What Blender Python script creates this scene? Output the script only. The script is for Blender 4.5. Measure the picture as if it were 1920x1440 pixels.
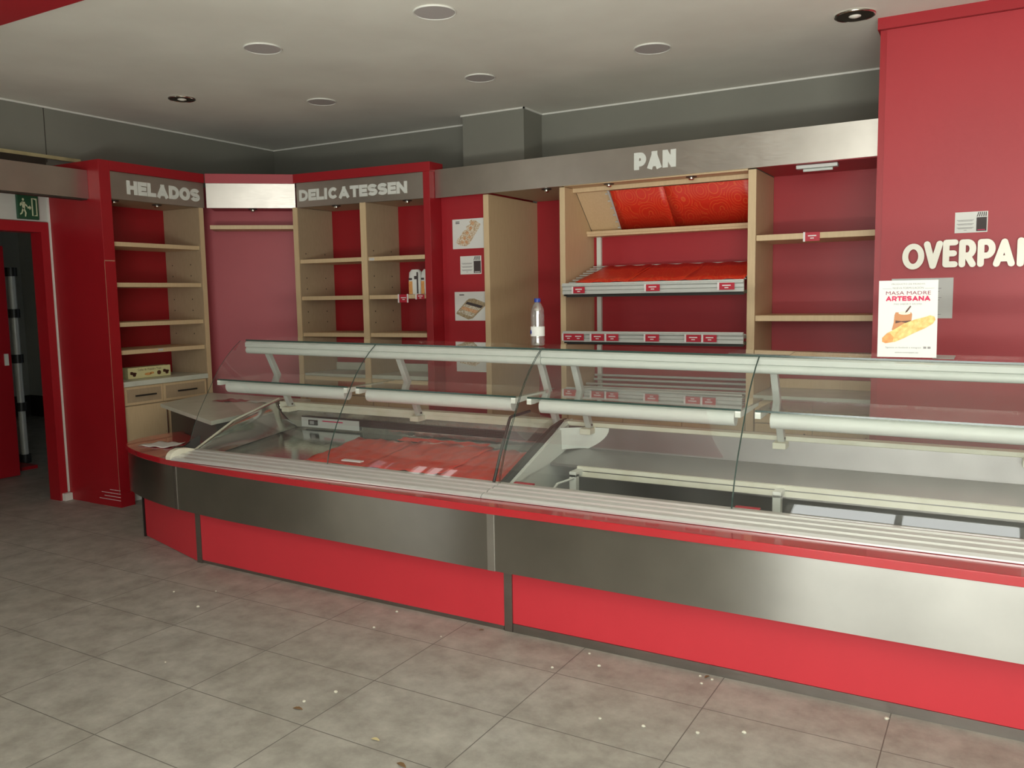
import bpy, bmesh, math, random
from mathutils import Vector, Matrix
random.seed(4)
for o in list(bpy.data.objects): bpy.data.objects.remove(o)
C = bpy.context.scene.collection
SC = bpy.context.scene

# ------------------------------------------------------------------ camera
cam_d = bpy.data.cameras.new('camera'); cam = bpy.data.objects.new('camera', cam_d); C.objects.link(cam)
Rr = Vector((0.87026294, 0.49230837, -0.01657951))
Rd = Vector((0.03691233, -0.09874008, -0.99442842))
Rf = Vector((-0.49120249, 0.86480221, -0.10410208))
m = Matrix.Identity(4)
for i in range(3):
    m[i][0] = Rr[i]; m[i][1] = -Rd[i]; m[i][2] = -Rf[i]
m[0][3], m[1][3], m[2][3] = 3.27605, -1.31128, 1.50211
cam.matrix_world = m
cam_d.sensor_width = 36; cam_d.sensor_fit = 'HORIZONTAL'; cam_d.lens = 1573.03 / 1920 * 36
cam_d.clip_start = 0.05
SC.camera = cam

# ------------------------------------------------------------------ world, light, exposure
w = bpy.data.worlds.new('world'); SC.world = w; w.use_nodes = True
w.node_tree.nodes['Background'].inputs[0].default_value = (0.80, 0.90, 1.0, 1)
w.node_tree.nodes['Background'].inputs[1].default_value = 0.9
SC.view_settings.view_transform = 'Standard'; SC.view_settings.look = 'None'
SC.view_settings.gamma = 1.0; SC.view_settings.use_curve_mapping = False
SC.view_settings.exposure = 0.10

def area(name, loc, target, sx, sy, power, col=(1, 1, 1)):
    l = bpy.data.lights.new(name, 'AREA'); l.shape = 'RECTANGLE'; l.size = sx; l.size_y = sy
    l.energy = power; l.color = col
    o = bpy.data.objects.new(name, l); C.objects.link(o); o.location = loc
    o.rotation_euler = (Vector(target) - Vector(loc)).to_track_quat('-Z', 'Z').to_euler()
    return o
# daylight standing in the shop front openings (behind the camera) and in the narrow side window, plus added fills
area('daylight_shopfront', (3.6, -2.42, 1.42), (3.6, 0, 1.42), 3.8, 2.6, 150, (0.98, 1.0, 0.93))
area('pavement_bounce_fill', (3.6, -3.4, 0.02), (3.6, -3.4, 3), 4.2, 1.9, 760, (0.98, 1.0, 0.91))  # added upward fill, stands in for daylight bounced off the pavement
area('daylight_side_window', (-3.05, -1.77, 1.5), (0, -1.77, 1.5), 0.22, 2.0, 42, (1.0, 0.94, 0.74))
area('added_streak_light', (-2.25, -2.42, 1.4), (-2.25, 0, 1.4), 0.7, 2.2, 10, (1.0, 0.97, 0.88))  # added light behind the slits, for streaks on the steel band

# ------------------------------------------------------------------ materials
def mat(name, col, rough=0.5, metal=0.0, spec=0.5, noise=None, bump=0.0, bscale=60, coat=0.0, emit=None):
    M = bpy.data.materials.new(name); M.use_nodes = True
    N = M.node_tree.nodes; L = M.node_tree.links; P = N['Principled BSDF']
    P.inputs['Base Color'].default_value = (*col, 1); P.inputs['Roughness'].default_value = rough
    P.inputs['Metallic'].default_value = metal; P.inputs['Specular IOR Level'].default_value = spec
    P.inputs['Coat Weight'].default_value = coat
    tc = N.new('ShaderNodeTexCoord')
    if noise:
        sc, amt, col2 = noise[:3]; st = noise[3] if len(noise) > 3 else (1, 1, 1)
        mp = N.new('ShaderNodeMapping'); mp.inputs['Scale'].default_value = st
        L.new(tc.outputs['Object'], mp.inputs[0])
        nz = N.new('ShaderNodeTexNoise'); nz.inputs['Scale'].default_value = sc; nz.inputs['Detail'].default_value = 5
        L.new(mp.outputs[0], nz.inputs['Vector'])
        cr = N.new('ShaderNodeValToRGB'); cr.color_ramp.elements[0].position = 0.5 - amt; cr.color_ramp.elements[1].position = 0.5 + amt
        cr.color_ramp.elements[0].color = (*col2, 1); cr.color_ramp.elements[1].color = (*col, 1)
        L.new(nz.outputs['Fac'], cr.inputs[0]); L.new(cr.outputs[0], P.inputs['Base Color'])
    if bump:
        nb = N.new('ShaderNodeTexNoise'); nb.inputs['Scale'].default_value = bscale; nb.inputs['Detail'].default_value = 4
        L.new(tc.outputs['Object'], nb.inputs['Vector'])
        b = N.new('ShaderNodeBump'); b.inputs['Strength'].default_value = bump; b.inputs['Distance'].default_value = 0.01
        L.new(nb.outputs['Fac'], b.inputs['Height']); L.new(b.outputs[0], P.inputs['Normal'])
    if emit:
        P.inputs['Emission Color'].default_value = (*emit[:3], 1); P.inputs['Emission Strength'].default_value = emit[3]
    return M

def steel_mat(name, col, rough, stretch=(1, 1, 40), r2=0.12, bump=0.05, aniso=0):
    M = bpy.data.materials.new(name); M.use_nodes = True
    N = M.node_tree.nodes; L = M.node_tree.links; P = N['Principled BSDF']
    P.inputs['Metallic'].default_value = 1.0
    if aniso:   # horizontal brushing: highlights stretch upright
        P.inputs['Anisotropic'].default_value = aniso
        cx = N.new('ShaderNodeCombineXYZ'); cx.inputs[2].default_value = 1.0; L.new(cx.outputs[0], P.inputs['Tangent'])
    tc = N.new('ShaderNodeTexCoord'); mp = N.new('ShaderNodeMapping'); mp.inputs['Scale'].default_value = stretch
    L.new(tc.outputs['Object'], mp.inputs[0])
    nz = N.new('ShaderNodeTexNoise'); nz.inputs['Scale'].default_value = 18; nz.inputs['Detail'].default_value = 6
    L.new(mp.outputs[0], nz.inputs['Vector'])
    mr = N.new('ShaderNodeMapRange'); mr.inputs[1].default_value = 0.3; mr.inputs[2].default_value = 0.7
    mr.inputs[3].default_value = rough - r2 / 2; mr.inputs[4].default_value = rough + r2 / 2
    L.new(nz.outputs['Fac'], mr.inputs[0]); L.new(mr.outputs[0], P.inputs['Roughness'])
    sm = N.new('ShaderNodeTexNoise'); sm.inputs['Scale'].default_value = 3.5; sm.inputs['Detail'].default_value = 7
    L.new(tc.outputs['Object'], sm.inputs['Vector'])
    cr = N.new('ShaderNodeValToRGB'); cr.color_ramp.elements[0].position = 0.3; cr.color_ramp.elements[1].position = 0.7
    cr.color_ramp.elements[0].color = (*[c * 0.85 for c in col], 1); cr.color_ramp.elements[1].color = (*col, 1)
    L.new(sm.outputs['Fac'], cr.inputs[0]); L.new(cr.outputs[0], P.inputs['Base Color'])
    return M

def glass_mat(name, tint=(1, 1, 1), haze=0.03, boost=1.0):
    """thin sheet: clear transmission, Fresnel mirror and a little dust"""
    M = bpy.data.materials.new(name); M.use_nodes = True
    N = M.node_tree.nodes; L = M.node_tree.links
    N.remove(N['Principled BSDF']); out = N['Material Output']
    tr = N.new('ShaderNodeBsdfTransparent'); tr.inputs[0].default_value = (*tint, 1)
    gl = N.new('ShaderNodeBsdfGlossy'); gl.inputs['Roughness'].default_value = 0.02
    gl.inputs[0].default_value = (1, 1, 1, 1)
    lw = N.new('ShaderNodeLayerWeight'); lw.inputs[0].default_value = 0.5      # Schlick mirror of a two-sided sheet
    pw = N.new('ShaderNodeMath'); pw.operation = 'POWER'; pw.inputs[1].default_value = 4.5; L.new(lw.outputs['Facing'], pw.inputs[0])
    mu = N.new('ShaderNodeMath'); mu.operation = 'MULTIPLY_ADD'; mu.inputs[1].default_value = .9; mu.inputs[2].default_value = .075 * boost; mu.use_clamp = True
    L.new(pw.outputs[0], mu.inputs[0])
    df = N.new('ShaderNodeBsdfDiffuse'); df.inputs[0].default_value = (0.8, 0.82, 0.78, 1)
    tc = N.new('ShaderNodeTexCoord'); nz = N.new('ShaderNodeTexNoise'); nz.inputs['Scale'].default_value = 3
    nz.inputs['Detail'].default_value = 8; L.new(tc.outputs['Object'], nz.inputs['Vector'])
    mr = N.new('ShaderNodeMapRange'); mr.inputs[1].default_value = .35; mr.inputs[2].default_value = .7
    mr.inputs[3].default_value = haze * 0.5; mr.inputs[4].default_value = haze * 1.5; L.new(nz.outputs['Fac'], mr.inputs[0])
    m1 = N.new('ShaderNodeMixShader'); m2 = N.new('ShaderNodeMixShader')
    L.new(mr.outputs[0], m1.inputs[0]); L.new(tr.outputs[0], m1.inputs[1]); L.new(df.outputs[0], m1.inputs[2])
    L.new(mu.outputs[0], m2.inputs[0]); L.new(m1.outputs[0], m2.inputs[1]); L.new(gl.outputs[0], m2.inputs[2])
    L.new(m2.outputs[0], out.inputs[0])
    return M

def floor_mat():
    M = bpy.data.materials.new('floor_tiles'); M.use_nodes = True
    N = M.node_tree.nodes; L = M.node_tree.links; P = N['Principled BSDF']
    tc = N.new('ShaderNodeTexCoord')
    mp = N.new('ShaderNodeMapping'); mp.inputs['Rotation'].default_value = (0, 0, 0.01425)
    L.new(tc.outputs['Object'], mp.inputs[0])
    br = N.new('ShaderNodeTexBrick'); br.offset = 0; br.squash = 1
    br.inputs['Scale'].default_value = 1; br.inputs['Brick Width'].default_value = 0.6; br.inputs['Row Height'].default_value = 0.3968
    br.inputs['Mortar Size'].default_value = 0.0022; br.inputs['Mortar Smooth'].default_value = 0.3
    L.new(mp.outputs[0], br.inputs['Vector'])
    n1 = N.new('ShaderNodeTexNoise'); n1.inputs['Scale'].default_value = 7; n1.inputs['Detail'].default_value = 9; n1.inputs['Roughness'].default_value = .68
    n2 = N.new('ShaderNodeTexNoise'); n2.inputs['Scale'].default_value = 1.3; n2.inputs['Detail'].default_value = 3
    L.new(tc.outputs['Object'], n1.inputs['Vector']); L.new(tc.outputs['Object'], n2.inputs['Vector'])
    c1 = N.new('ShaderNodeValToRGB'); c1.color_ramp.elements[0].position = .32; c1.color_ramp.elements[1].position = .68
    c1.color_ramp.elements[0].color = (.26, .25, .222, 1); c1.color_ramp.elements[1].color = (.44, .43, .39, 1)
    L.new(n1.outputs['Fac'], c1.inputs[0])
    c2 = N.new('ShaderNodeValToRGB'); c2.color_ramp.elements[0].position = .35; c2.color_ramp.elements[1].position = .65
    c2.color_ramp.elements[0].color = (.91, .90, .88, 1); c2.color_ramp.elements[1].color = (1, 1, 1, 1)
    L.new(n2.outputs['Fac'], c2.inputs[0])
    mx = N.new('ShaderNodeMixRGB'); mx.blend_type = 'MULTIPLY'; mx.inputs[0].default_value = 1
    L.new(c1.outputs[0], mx.inputs[1]); L.new(c2.outputs[0], mx.inputs[2])
    m2 = N.new('ShaderNodeMixRGB'); L.new(br.outputs['Fac'], m2.inputs[0]); L.new(mx.outputs[0], m2.inputs[1])
    m2.inputs[2].default_value = (.13, .125, .11, 1)
    L.new(m2.outputs[0], P.inputs['Base Color'])
    P.inputs['Roughness'].default_value = 0.5
    b = N.new('ShaderNodeBump'); b.inputs['Strength'].default_value = .5; b.inputs['Distance'].default_value = .002; b.invert = True
    L.new(br.outputs['Fac'], b.inputs['Height']); L.new(b.outputs[0], P.inputs['Normal'])
    return M

def swirl_mat():
    M = bpy.data.materials.new('red_swirl_paper'); M.use_nodes = True
    N = M.node_tree.nodes; L = M.node_tree.links; P = N['Principled BSDF']
    tc = N.new('ShaderNodeTexCoord'); mp = N.new('ShaderNodeMapping'); mp.inputs['Scale'].default_value = (1, .0, 1)
    L.new(tc.outputs['Object'], mp.inputs[0])
    v = N.new('ShaderNodeTexVoronoi'); v.inputs['Scale'].default_value = 9.5; v.inputs['Randomness'].default_value = .85
    L.new(mp.outputs[0], v.inputs['Vector'])
    a = N.new('ShaderNodeMath'); a.operation = 'MULTIPLY'; a.inputs[1].default_value = 46; L.new(v.outputs['Distance'], a.inputs[0])
    s = N.new('ShaderNodeMath'); s.operation = 'SINE'; L.new(a.outputs[0], s.inputs[0])
    g = N.new('ShaderNodeMapRange'); g.inputs[1].default_value = .72; g.inputs[2].default_value = .95; g.inputs[4].default_value = .30; L.new(s.outputs[0], g.inputs[0])
    mx = N.new('ShaderNodeMixRGB'); mx.inputs[1].default_value = (.68, .03, .012, 1); mx.inputs[2].default_value = (.85, .25, .06, 1)
    L.new(g.outputs[0], mx.inputs[0]); L.new(mx.outputs[0], P.inputs['Base Color']); P.inputs['Roughness'].default_value = .42
    nb = N.new('ShaderNodeTexNoise'); nb.inputs['Scale'].default_value = 14; L.new(tc.outputs['Object'], nb.inputs['Vector'])
    b = N.new('ShaderNodeBump'); b.inputs['Strength'].default_value = .12; b.inputs['Distance'].default_value = .01
    L.new(nb.outputs['Fac'], b.inputs['Height']); L.new(b.outputs[0], P.inputs['Normal'])
    return M

def mesh_grille_mat():
    M = bpy.data.materials.new('perforated_dark'); M.use_nodes = True
    N = M.node_tree.nodes; L = M.node_tree.links; P = N['Principled BSDF']
    tc = N.new('ShaderNodeTexCoord'); v = N.new('ShaderNodeTexVoronoi'); v.inputs['Scale'].default_value = 110; v.inputs['Randomness'].default_value = 0
    L.new(tc.outputs['Object'], v.inputs['Vector'])
    cr = N.new('ShaderNodeValToRGB'); cr.color_ramp.elements[0].position = .35; cr.color_ramp.elements[1].position = .45
    cr.color_ramp.elements[0].color = (.004, .004, .004, 1); cr.color_ramp.elements[1].color = (.10, .095, .09, 1)
    L.new(v.outputs['Distance'], cr.inputs[0]); L.new(cr.outputs[0], P.inputs['Base Color'])
    P.inputs['Metallic'].default_value = .6; P.inputs['Roughness'].default_value = .45
    return M

RED = mat('red_laminate', (.36, .008, .015), .40, noise=(2.5, .3, (.32, .006, .012)), bump=.03, bscale=300)
REDW = mat('red_wall_laminate', (.41, .017, .026), .45, noise=(2.0, .3, (.37, .015, .023)), bump=.04, bscale=250)
RED_SHEEN = mat('red_laminate_sheen', (.44, .045, .062), .45, noise=(3, .3, (.40, .036, .052)), spec=.5)  # same red laminate, window sheen put into a pinker base colour
REDK = mat('red_kick_laminate', (.60, .030, .044), .5, noise=(3, .3, (.56, .027, .04)))
REDL = mat('red_ledge_laminate', (.52, .014, .024), .16, noise=(3, .3, (.46, .012, .022)), spec=.9, coat=.6)
WOOD = mat('birch_board', (.70, .525, .32), .5, noise=(14, .3, (.63, .46, .27), (6, 6, .7)), bump=.03, bscale=120)
WOODP = mat('birch_panel', (.46, .345, .225), .55, noise=(18, .35, (.40, .30, .19), (4, 4, 1)))
WALL = mat('grey_wall_paint', (.235, .23, .195), .85, noise=(1.5, .3, (.20, .195, .165)), bump=.05, bscale=90)
CEIL = mat('ceiling_plaster', (.81, .795, .72), .9, noise=(1.6, .22, (.71, .685, .615)), bump=.15, bscale=6)
WHITEW = mat('white_tiled_wall', (.55, .56, .52), .5, noise=(3, .3, (.48, .49, .45)))
TRIM = mat('white_trim', (.78, .77, .72), .6, noise=(5, .3, (.66, .65, .6)))
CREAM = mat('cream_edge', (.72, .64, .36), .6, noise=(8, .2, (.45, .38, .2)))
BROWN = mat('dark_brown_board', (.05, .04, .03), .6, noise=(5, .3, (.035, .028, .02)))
FLOOR = floor_mat()
STEEL = steel_mat('brushed_steel', (.60, .575, .54), .34, (1, 1, 40), bump=0)
STEELB = steel_mat('brushed_steel_band', (.45, .435, .40), .30, (1.2, 1.2, 50), r2=.015, bump=0, aniso=.93)
STEELF = steel_mat('brushed_steel_fascia', (.62, .58, .53), .36, (1, 1, 8), bump=0, aniso=.6)
STEELD = steel_mat('polished_steel_deck', (.60, .61, .58), .14, (3, 3, 3), r2=.10, bump=0)
STEELM = steel_mat('matt_steel_well', (.34, .32, .31), .40, (.5, .5, .5), r2=.06, bump=0)
STRIP = steel_mat('dark_steel_strip', (.30, .27, .245), .42, (1, 1, 6), bump=0)
ALU = mat('matt_aluminium', (.60, .61, .58), .42, metal=.2, noise=(30, .3, (.60, .62, .59)))
ALUW = mat('pale_aluminium_tube', (.66, .69, .65), .45, metal=.0, noise=(20, .3, (.62, .65, .61)))
ALUB = mat('ridged_aluminium', (.74, .75, .73), .28, metal=.4, noise=(20, .3, (.69, .70, .68)))
CREAMP = mat('cream_plastic', (.78, .76, .64), .5, noise=(10, .25, (.66, .63, .48)))
WHITEP = mat('white_plastic', (.78, .80, .74), .45, noise=(4, .3, (.70, .73, .67)))
BLACK = mat('black_plastic', (.015, .014, .013), .4)
DARK = mat('dark_metal', (.05, .047, .042), .45, metal=.5)
GRILLE = mesh_grille_mat()
MARBLE = mat('pale_marble', (.66, .68, .58), .3, noise=(6, .2, (.55, .57, .48)))
GLASS = glass_mat('curved_clear_glass', (.95, .965, .95), .035, 1.1)
GLASSH = glass_mat('shelf_glass', (.90, .95, .92), .06, 1.2)
GEDGE = mat('glass_edge_green', (.03, .06, .05), .2, spec=.8)
SWIRL = swirl_mat()
FILM = mat('red_plastic_film', (.80, .045, .022), .32, noise=(9, .25, (.68, .030, .018)), bump=.55, bscale=16, spec=.7)
PAPER = mat('white_paper', (.78, .78, .75), .7, noise=(3, .3, (.74, .74, .70)))
PAPERG = mat('grey_white_paper', (.58, .575, .56), .7)
INK = mat('dark_ink', (.06, .045, .045), .7)
INKG = mat('grey_ink', (.30, .28, .28), .7)
PINK = mat('crimson_ink', (.62, .015, .09), .6)
TAG = mat('red_price_card', (.50, .012, .035), .45)
TAGW = mat('white_card_edge', (.85, .80, .80), .5)
LETW = mat('off_white_lettering', (.72, .73, .68), .5)
LETM = mat('champagne_metal_letter', (.52, .49, .42), .4, metal=.5, noise=(5, .3, (.46, .43, .37)))
COVER = mat('light_cover_plate', (.46, .43, .42), .6)
CHROME = mat('chrome', (.75, .72, .68), .12, metal=1)
LAMPGL = mat('lamp_bulb', (.9, .88, .8), .2)
GREEN = mat('exit_green', (.012, .075, .035), .4)
GLOWW = mat('exit_white', (.55, .60, .40), .5)
YELLOW = mat('pale_yellow_card', (.72, .68, .36), .5)
CHOC = mat('chocolate_brown', (.10, .035, .02), .5)
BREAD = mat('bread_crust', (.74, .40, .11), .6, noise=(45, .16, (.88, .66, .26)))
BREAD2 = mat('bread_crust_dark', (.68, .27, .08), .6, noise=(50, .2, (.75, .40, .13)))
BREAD3 = mat('bread_slash', (.86, .62, .26), .6, noise=(60, .2, (.78, .46, .15)))
FLOUR = mat('flour_white', (.80, .74, .60), .7)
SACK = mat('kraft_sack', (.58, .26, .12), .7)
PASTRY = mat('pastry_photo', (.50, .33, .18), .6, noise=(90, .12, (.80, .74, .62)))
PASTRY2 = mat('pastry_photo_dark', (.30, .20, .10), .6, noise=(120, .15, (.50, .42, .28)))
CREAMF = mat('cream_filling', (.72, .70, .60), .6, noise=(150, .1, (.40, .30, .18)))
ORANGE = mat('orange_filling', (.60, .24, .10), .6, noise=(150, .1, (.70, .50, .30)))
BLUE = mat('blue_cap', (.02, .05, .30), .35)
PET = glass_mat('clear_bottle_plastic', (.90, .91, .93), .12, 2.2)
LEAF = mat('dry_leaf', (.16, .09, .04), .8)
LEAFP = mat('pale_dry_leaf', (.50, .42, .22), .8)
CRUMB = mat('pale_crumb', (.62, .60, .50), .8)
DKBODY = mat('dark_counter_body', (.055, .048, .04), .45)
WELL = mat('dark_well_lining', (.075, .045, .045), .22, spec=.25, noise=(4, .3, (.055, .035, .035)))

# ------------------------------------------------------------------ mesh helpers
ORG = {}
class MB:
    def __init__(s): s.v = []; s.f = []
    def quad(s, pts):
        n = len(s.v); s.v += [tuple(p) for p in pts]; s.f.append(tuple(range(n, n + len(pts)))); return s
    def box(s, x0, y0, z0, x1, y1, z1):
        x0, x1 = min(x0, x1), max(x0, x1); y0, y1 = min(y0, y1), max(y0, y1); z0, z1 = min(z0, z1), max(z0, z1)
        n = len(s.v)
        s.v += [(x0, y0, z0), (x1, y0, z0), (x1, y1, z0), (x0, y1, z0), (x0, y0, z1), (x1, y0, z1), (x1, y1, z1), (x0, y1, z1)]
        s.f += [tuple(n + i for i in q) for q in ((0, 3, 2, 1), (4, 5, 6, 7), (0, 1, 5, 4), (1, 2, 6, 5), (2, 3, 7, 6), (3, 0, 4, 7))]
        return s
    def prism(s, poly, off):
        """poly: 3-D points of a planar outline, off: extrusion vector"""
        n = len(s.v); k = len(poly); off = Vector(off)
        s.v += [tuple(Vector(p)) for p in poly] + [tuple(Vector(p) + off) for p in poly]
        s.f.append(tuple(reversed(range(n, n + k)))); s.f.append(tuple(range(n + k, n + 2 * k)))
        for i in range(k):
            j = (i + 1) % k; s.f.append((n + i, n + j, n + k + j, n + k + i))
        return s
    def zprism(s, poly, z0, z1):
        return s.prism([(p[0], p[1], z0) for p in poly], (0, 0, z1 - z0))
    def tube(s, pts, r, seg=10, cap=True):
        pts = [Vector(p) for p in pts]; rings = []; up = None
        rr = r if isinstance(r, (list, tuple)) else [r] * len(pts)
        for i, p in enumerate(pts):
            d = (pts[min(i + 1, len(pts) - 1)] - pts[max(i - 1, 0)]).normalized()
            if up is None: up = Vector((0, 0, 1)) if abs(d.z) < .9 else Vector((1, 0, 0))
            a = d.cross(up).normalized(); b = d.cross(a).normalized()
            n = len(s.v); rings.append(n)
            for k in range(seg):
                t = 2 * math.pi * k / seg; s.v.append(tuple(p + (a * math.cos(t) + b * math.sin(t)) * rr[i]))
        for i in range(len(rings) - 1):
            for k in range(seg):
                j = (k + 1) % seg; s.f.append((rings[i] + k, rings[i] + j, rings[i + 1] + j, rings[i + 1] + k))
        if cap:
            s.f.append(tuple(rings[0] + k for k in range(seg))); s.f.append(tuple(rings[-1] + k for k in reversed(range(seg))))
        return s
    def disc(s, c, r, z0, z1, seg=28):
        return s.tube([(c[0], c[1], z0), (c[0], c[1], z1)], r, seg)
    def lathe(s, c, prof, seg=28):
        """prof: list of (r, z)"""
        return s.tube([(c[0], c[1], c[2] + z) for r, z in prof], [max(r, .0004) for r, z in prof], seg)
    def loft(s, secs, closed=False, caps=False):
        n0 = len(s.v); k = len(secs[0])
        for q in secs: s.v += [tuple(p) for p in q]
        for i in range(len(secs) - 1):
            for j in range(k if closed else k - 1):
                a = n0 + i * k + j; b = n0 + i * k + (j + 1) % k
                s.f.append((a, b, b + k, a + k))
        if caps and closed:
            s.f.append(tuple(n0 + j for j in range(k))); s.f.append(tuple(n0 + (len(secs) - 1) * k + j for j in reversed(range(k))))
        return s
    def build(s, name, material, parent=None, warp=None, bevel=0, smooth=False, label=None):
        me = bpy.data.meshes.new(name)
        org = ORG.get(parent.name, Vector((0, 0, 0))) if parent else None
        vs = [Vector(p) for p in s.v]
        if warp: vs = [Vector(warp(p)) for p in vs]
        if parent is None:
            xs = [p.x for p in vs]; ys = [p.y for p in vs]; zs = [p.z for p in vs]
            org = Vector(((min(xs) + max(xs)) / 2, (min(ys) + max(ys)) / 2, min(zs)))
            if warp is None and name in ('floor', 'ceiling'): org = Vector((0, 0, 0))
        me.from_pydata([tuple(p - org) for p in vs], [], s.f); me.update()
        bm = bmesh.new(); bm.from_mesh(me); bmesh.ops.recalc_face_normals(bm, faces=bm.faces)
        bm.to_mesh(me); bm.free()
        me.materials.append(material)
        if smooth:
            for p in me.polygons: p.use_smooth = True
            try: me.set_sharp_from_angle(angle=math.radians(40))
            except Exception: pass
        o = bpy.data.objects.new(name, me); C.objects.link(o)
        if parent: o.parent = parent
        else: o.location = org
        ORG[o.name] = org
        if bevel:
            bv = o.modifiers.new('bevel', 'BEVEL'); bv.width = bevel; bv.segments = 2; bv.limit_method = 'ANGLE'
        if label: o['label'] = label
        return o

def thing(name, label, cat, loc, group=None, kind=None):
    o = bpy.data.objects.new(name, None); C.objects.link(o); o.location = loc; o.empty_display_size = .1
    ORG[o.name] = Vector(loc)
    if kind: o['kind'] = kind
    if label: o['label'] = label
    if cat: o['category'] = cat
    if group: o['group'] = group
    return o
def tag(o, label, cat, group=None, kind=None):
    o['label'] = label; o['category'] = cat
    if group: o['group'] = group
    if kind: o['kind'] = kind
    return o
def struct(o): o['kind'] = 'structure'; return o
def BX(*a): return MB().box(*a)

# block letters ------------------------------------------------------
def arc(cx, cy, rx, ry, a0, a1, n=14):
    return [(cx + rx * math.cos(math.radians(a0 + (a1 - a0) * i / n)), cy + ry * math.sin(math.radians(a0 + (a1 - a0) * i / n))) for i in range(n + 1)]
def strokes(ch, w, t, rnd):
    e = t / 2 if rnd else 0; h = t / 2; W = w - h; T = 1 - h
    V = lambda x: [(x, e), (x, 1 - e)]
    if ch == 'H': return [V(h), V(W), [(h, .5), (W, .5)]]
    if ch == 'E': return [V(h), [(h, h), (w - e, h)], [(h, .5), (w * .93 - e, .5)], [(h, T), (w - e, T)]]
    if ch == 'L': return [V(h), [(h, h), (w - e, h)]]
    if ch == 'I': return [V(h)]
    if ch == 'T': return [[(w / 2, e), (w / 2, 1 - e)], [(e, T), (w - e, T)]]
    if ch == 'A': return [[(h, e), (w / 2, T - .02)], [(W, e), (w / 2, T - .02)], [(w * .26, .29), (w * .74, .29)]] + ([] if rnd else [[(w / 2 - t * .55, T), (w / 2 + t * .55, T)]])
    if ch == 'N': return [V(h), V(W), [(h, T if rnd else 1 - h * .7), (W, h if rnd else h * .7)]]
    if ch == 'V': return [[(h, 1 - e), (w / 2, h)], [(W, 1 - e), (w / 2, h)]]
    if ch == 'D': return [V(h), [(h, h)] + arc(w * .42, .5, W - w * .42, .5 - h, -90, 90) + [(h, T)]]
    if ch == 'O': return [arc(w / 2, .5, w / 2 - h, .5 - h, 0, 360, 30)]
    if ch == 'C': return [arc(w / 2, .5, w / 2 - h, .5 - h, 38, 322, 24)]
    if ch == 'P': return [V(h), [(h, T)] + arc(w * .5, T - .245, W - w * .5, .245, 90, -90) + [(h, T - .49)]]
    if ch == 'R': return [V(h), [(h, T)] + arc(w * .5, T - .235, W - w * .5, .235, 90, -90) + [(h, T - .47)], [(w * .5, T - .47), (W, e)]]
    if ch == 'S':
        ry = (1 - t) / 4; rx = (w - t) / 2
        return [arc(w / 2, T - ry, rx, ry, 15, 270, 16) + arc(w / 2, h + ry, rx, ry, 90, -165, 16)[1:]]
    return []
def ribbon(mb, pts, t, M, depth, rnd):
    """M maps (u, v) to 3-D; depth is a vector"""
    P = [Vector((p[0], p[1])) for p in pts]; closed = (P[0] - P[-1]).length < 1e-4
    if closed: P = P[:-1]
    n = len(P); L_, R_ = [], []; dn = depth.normalized(); mb.k = getattr(mb, 'k', 0)
    for i in range(n):
        a = P[i - 1] if (i > 0 or closed) else None; b = P[(i + 1) % n] if (i < n - 1 or closed) else None
        d1 = (P[i] - a).normalized() if a is not None else (b - P[i]).normalized()
        d2 = (b - P[i]).normalized() if b is not None else d1
        n1 = Vector((-d1.y, d1.x)); n2 = Vector((-d2.y, d2.x)); nn = (n1 + n2)
        nn = nn.normalized() if nn.length > 1e-3 else n1
        k = (t / 2) / max(.5, nn.dot(n1)); L_.append(P[i] + nn * k); R_.append(P[i] - nn * k)
    rng = range(n) if closed else range(n - 1)
    for i in rng:
        j = (i + 1) % n; mb.prism([M(*q) for q in (L_[i], R_[i], R_[j], L_[j])], depth + dn * (.00012 * mb.k))
    if rnd and not closed:
        for q in (P[0], P[-1]):
            mb.k += 1
            mb.prism([M(q.x + t / 2 * math.cos(2 * math.pi * k / 18), q.y + t / 2 * math.sin(2 * math.pi * k / 18)) for k in range(18)], depth + dn * (.00012 * mb.k))
    mb.k += 1
WID = dict(H=.72, E=.62, L=.60, A=.88, D=.74, O=.80, S=.72, I=.29, C=.76, T=.68, N=.76, P=.72, V=.80, R=.72)
def word(text, origin, udir, vdir, width, height, t=.25, gap=.04, depth=.002, rnd=False, per=None):
    """returns MB holding the word, fitted in width x height; per(ch, MB) if each letter is its own mesh"""
    u = Vector(udir).normalized(); v = Vector(vdir).normalized(); nrm = u.cross(v); o = Vector(origin)
    tot = sum(WID[c] for c in text) + gap * (len(text) - 1); sx = width / tot
    x = 0; mb = MB()
    for c in text:
        k = mb if per is None else MB(); asp = sx / height
        M = lambda a, b, x=x: o + u * ((x * sx) + a * height) + v * (b * height)
        for st in strokes(c, WID[c] * asp, t, rnd): ribbon(k, st, t, M, nrm * depth, rnd)
        if per: per(c, k)
        x += WID[c] + gap
    return mb
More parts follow.
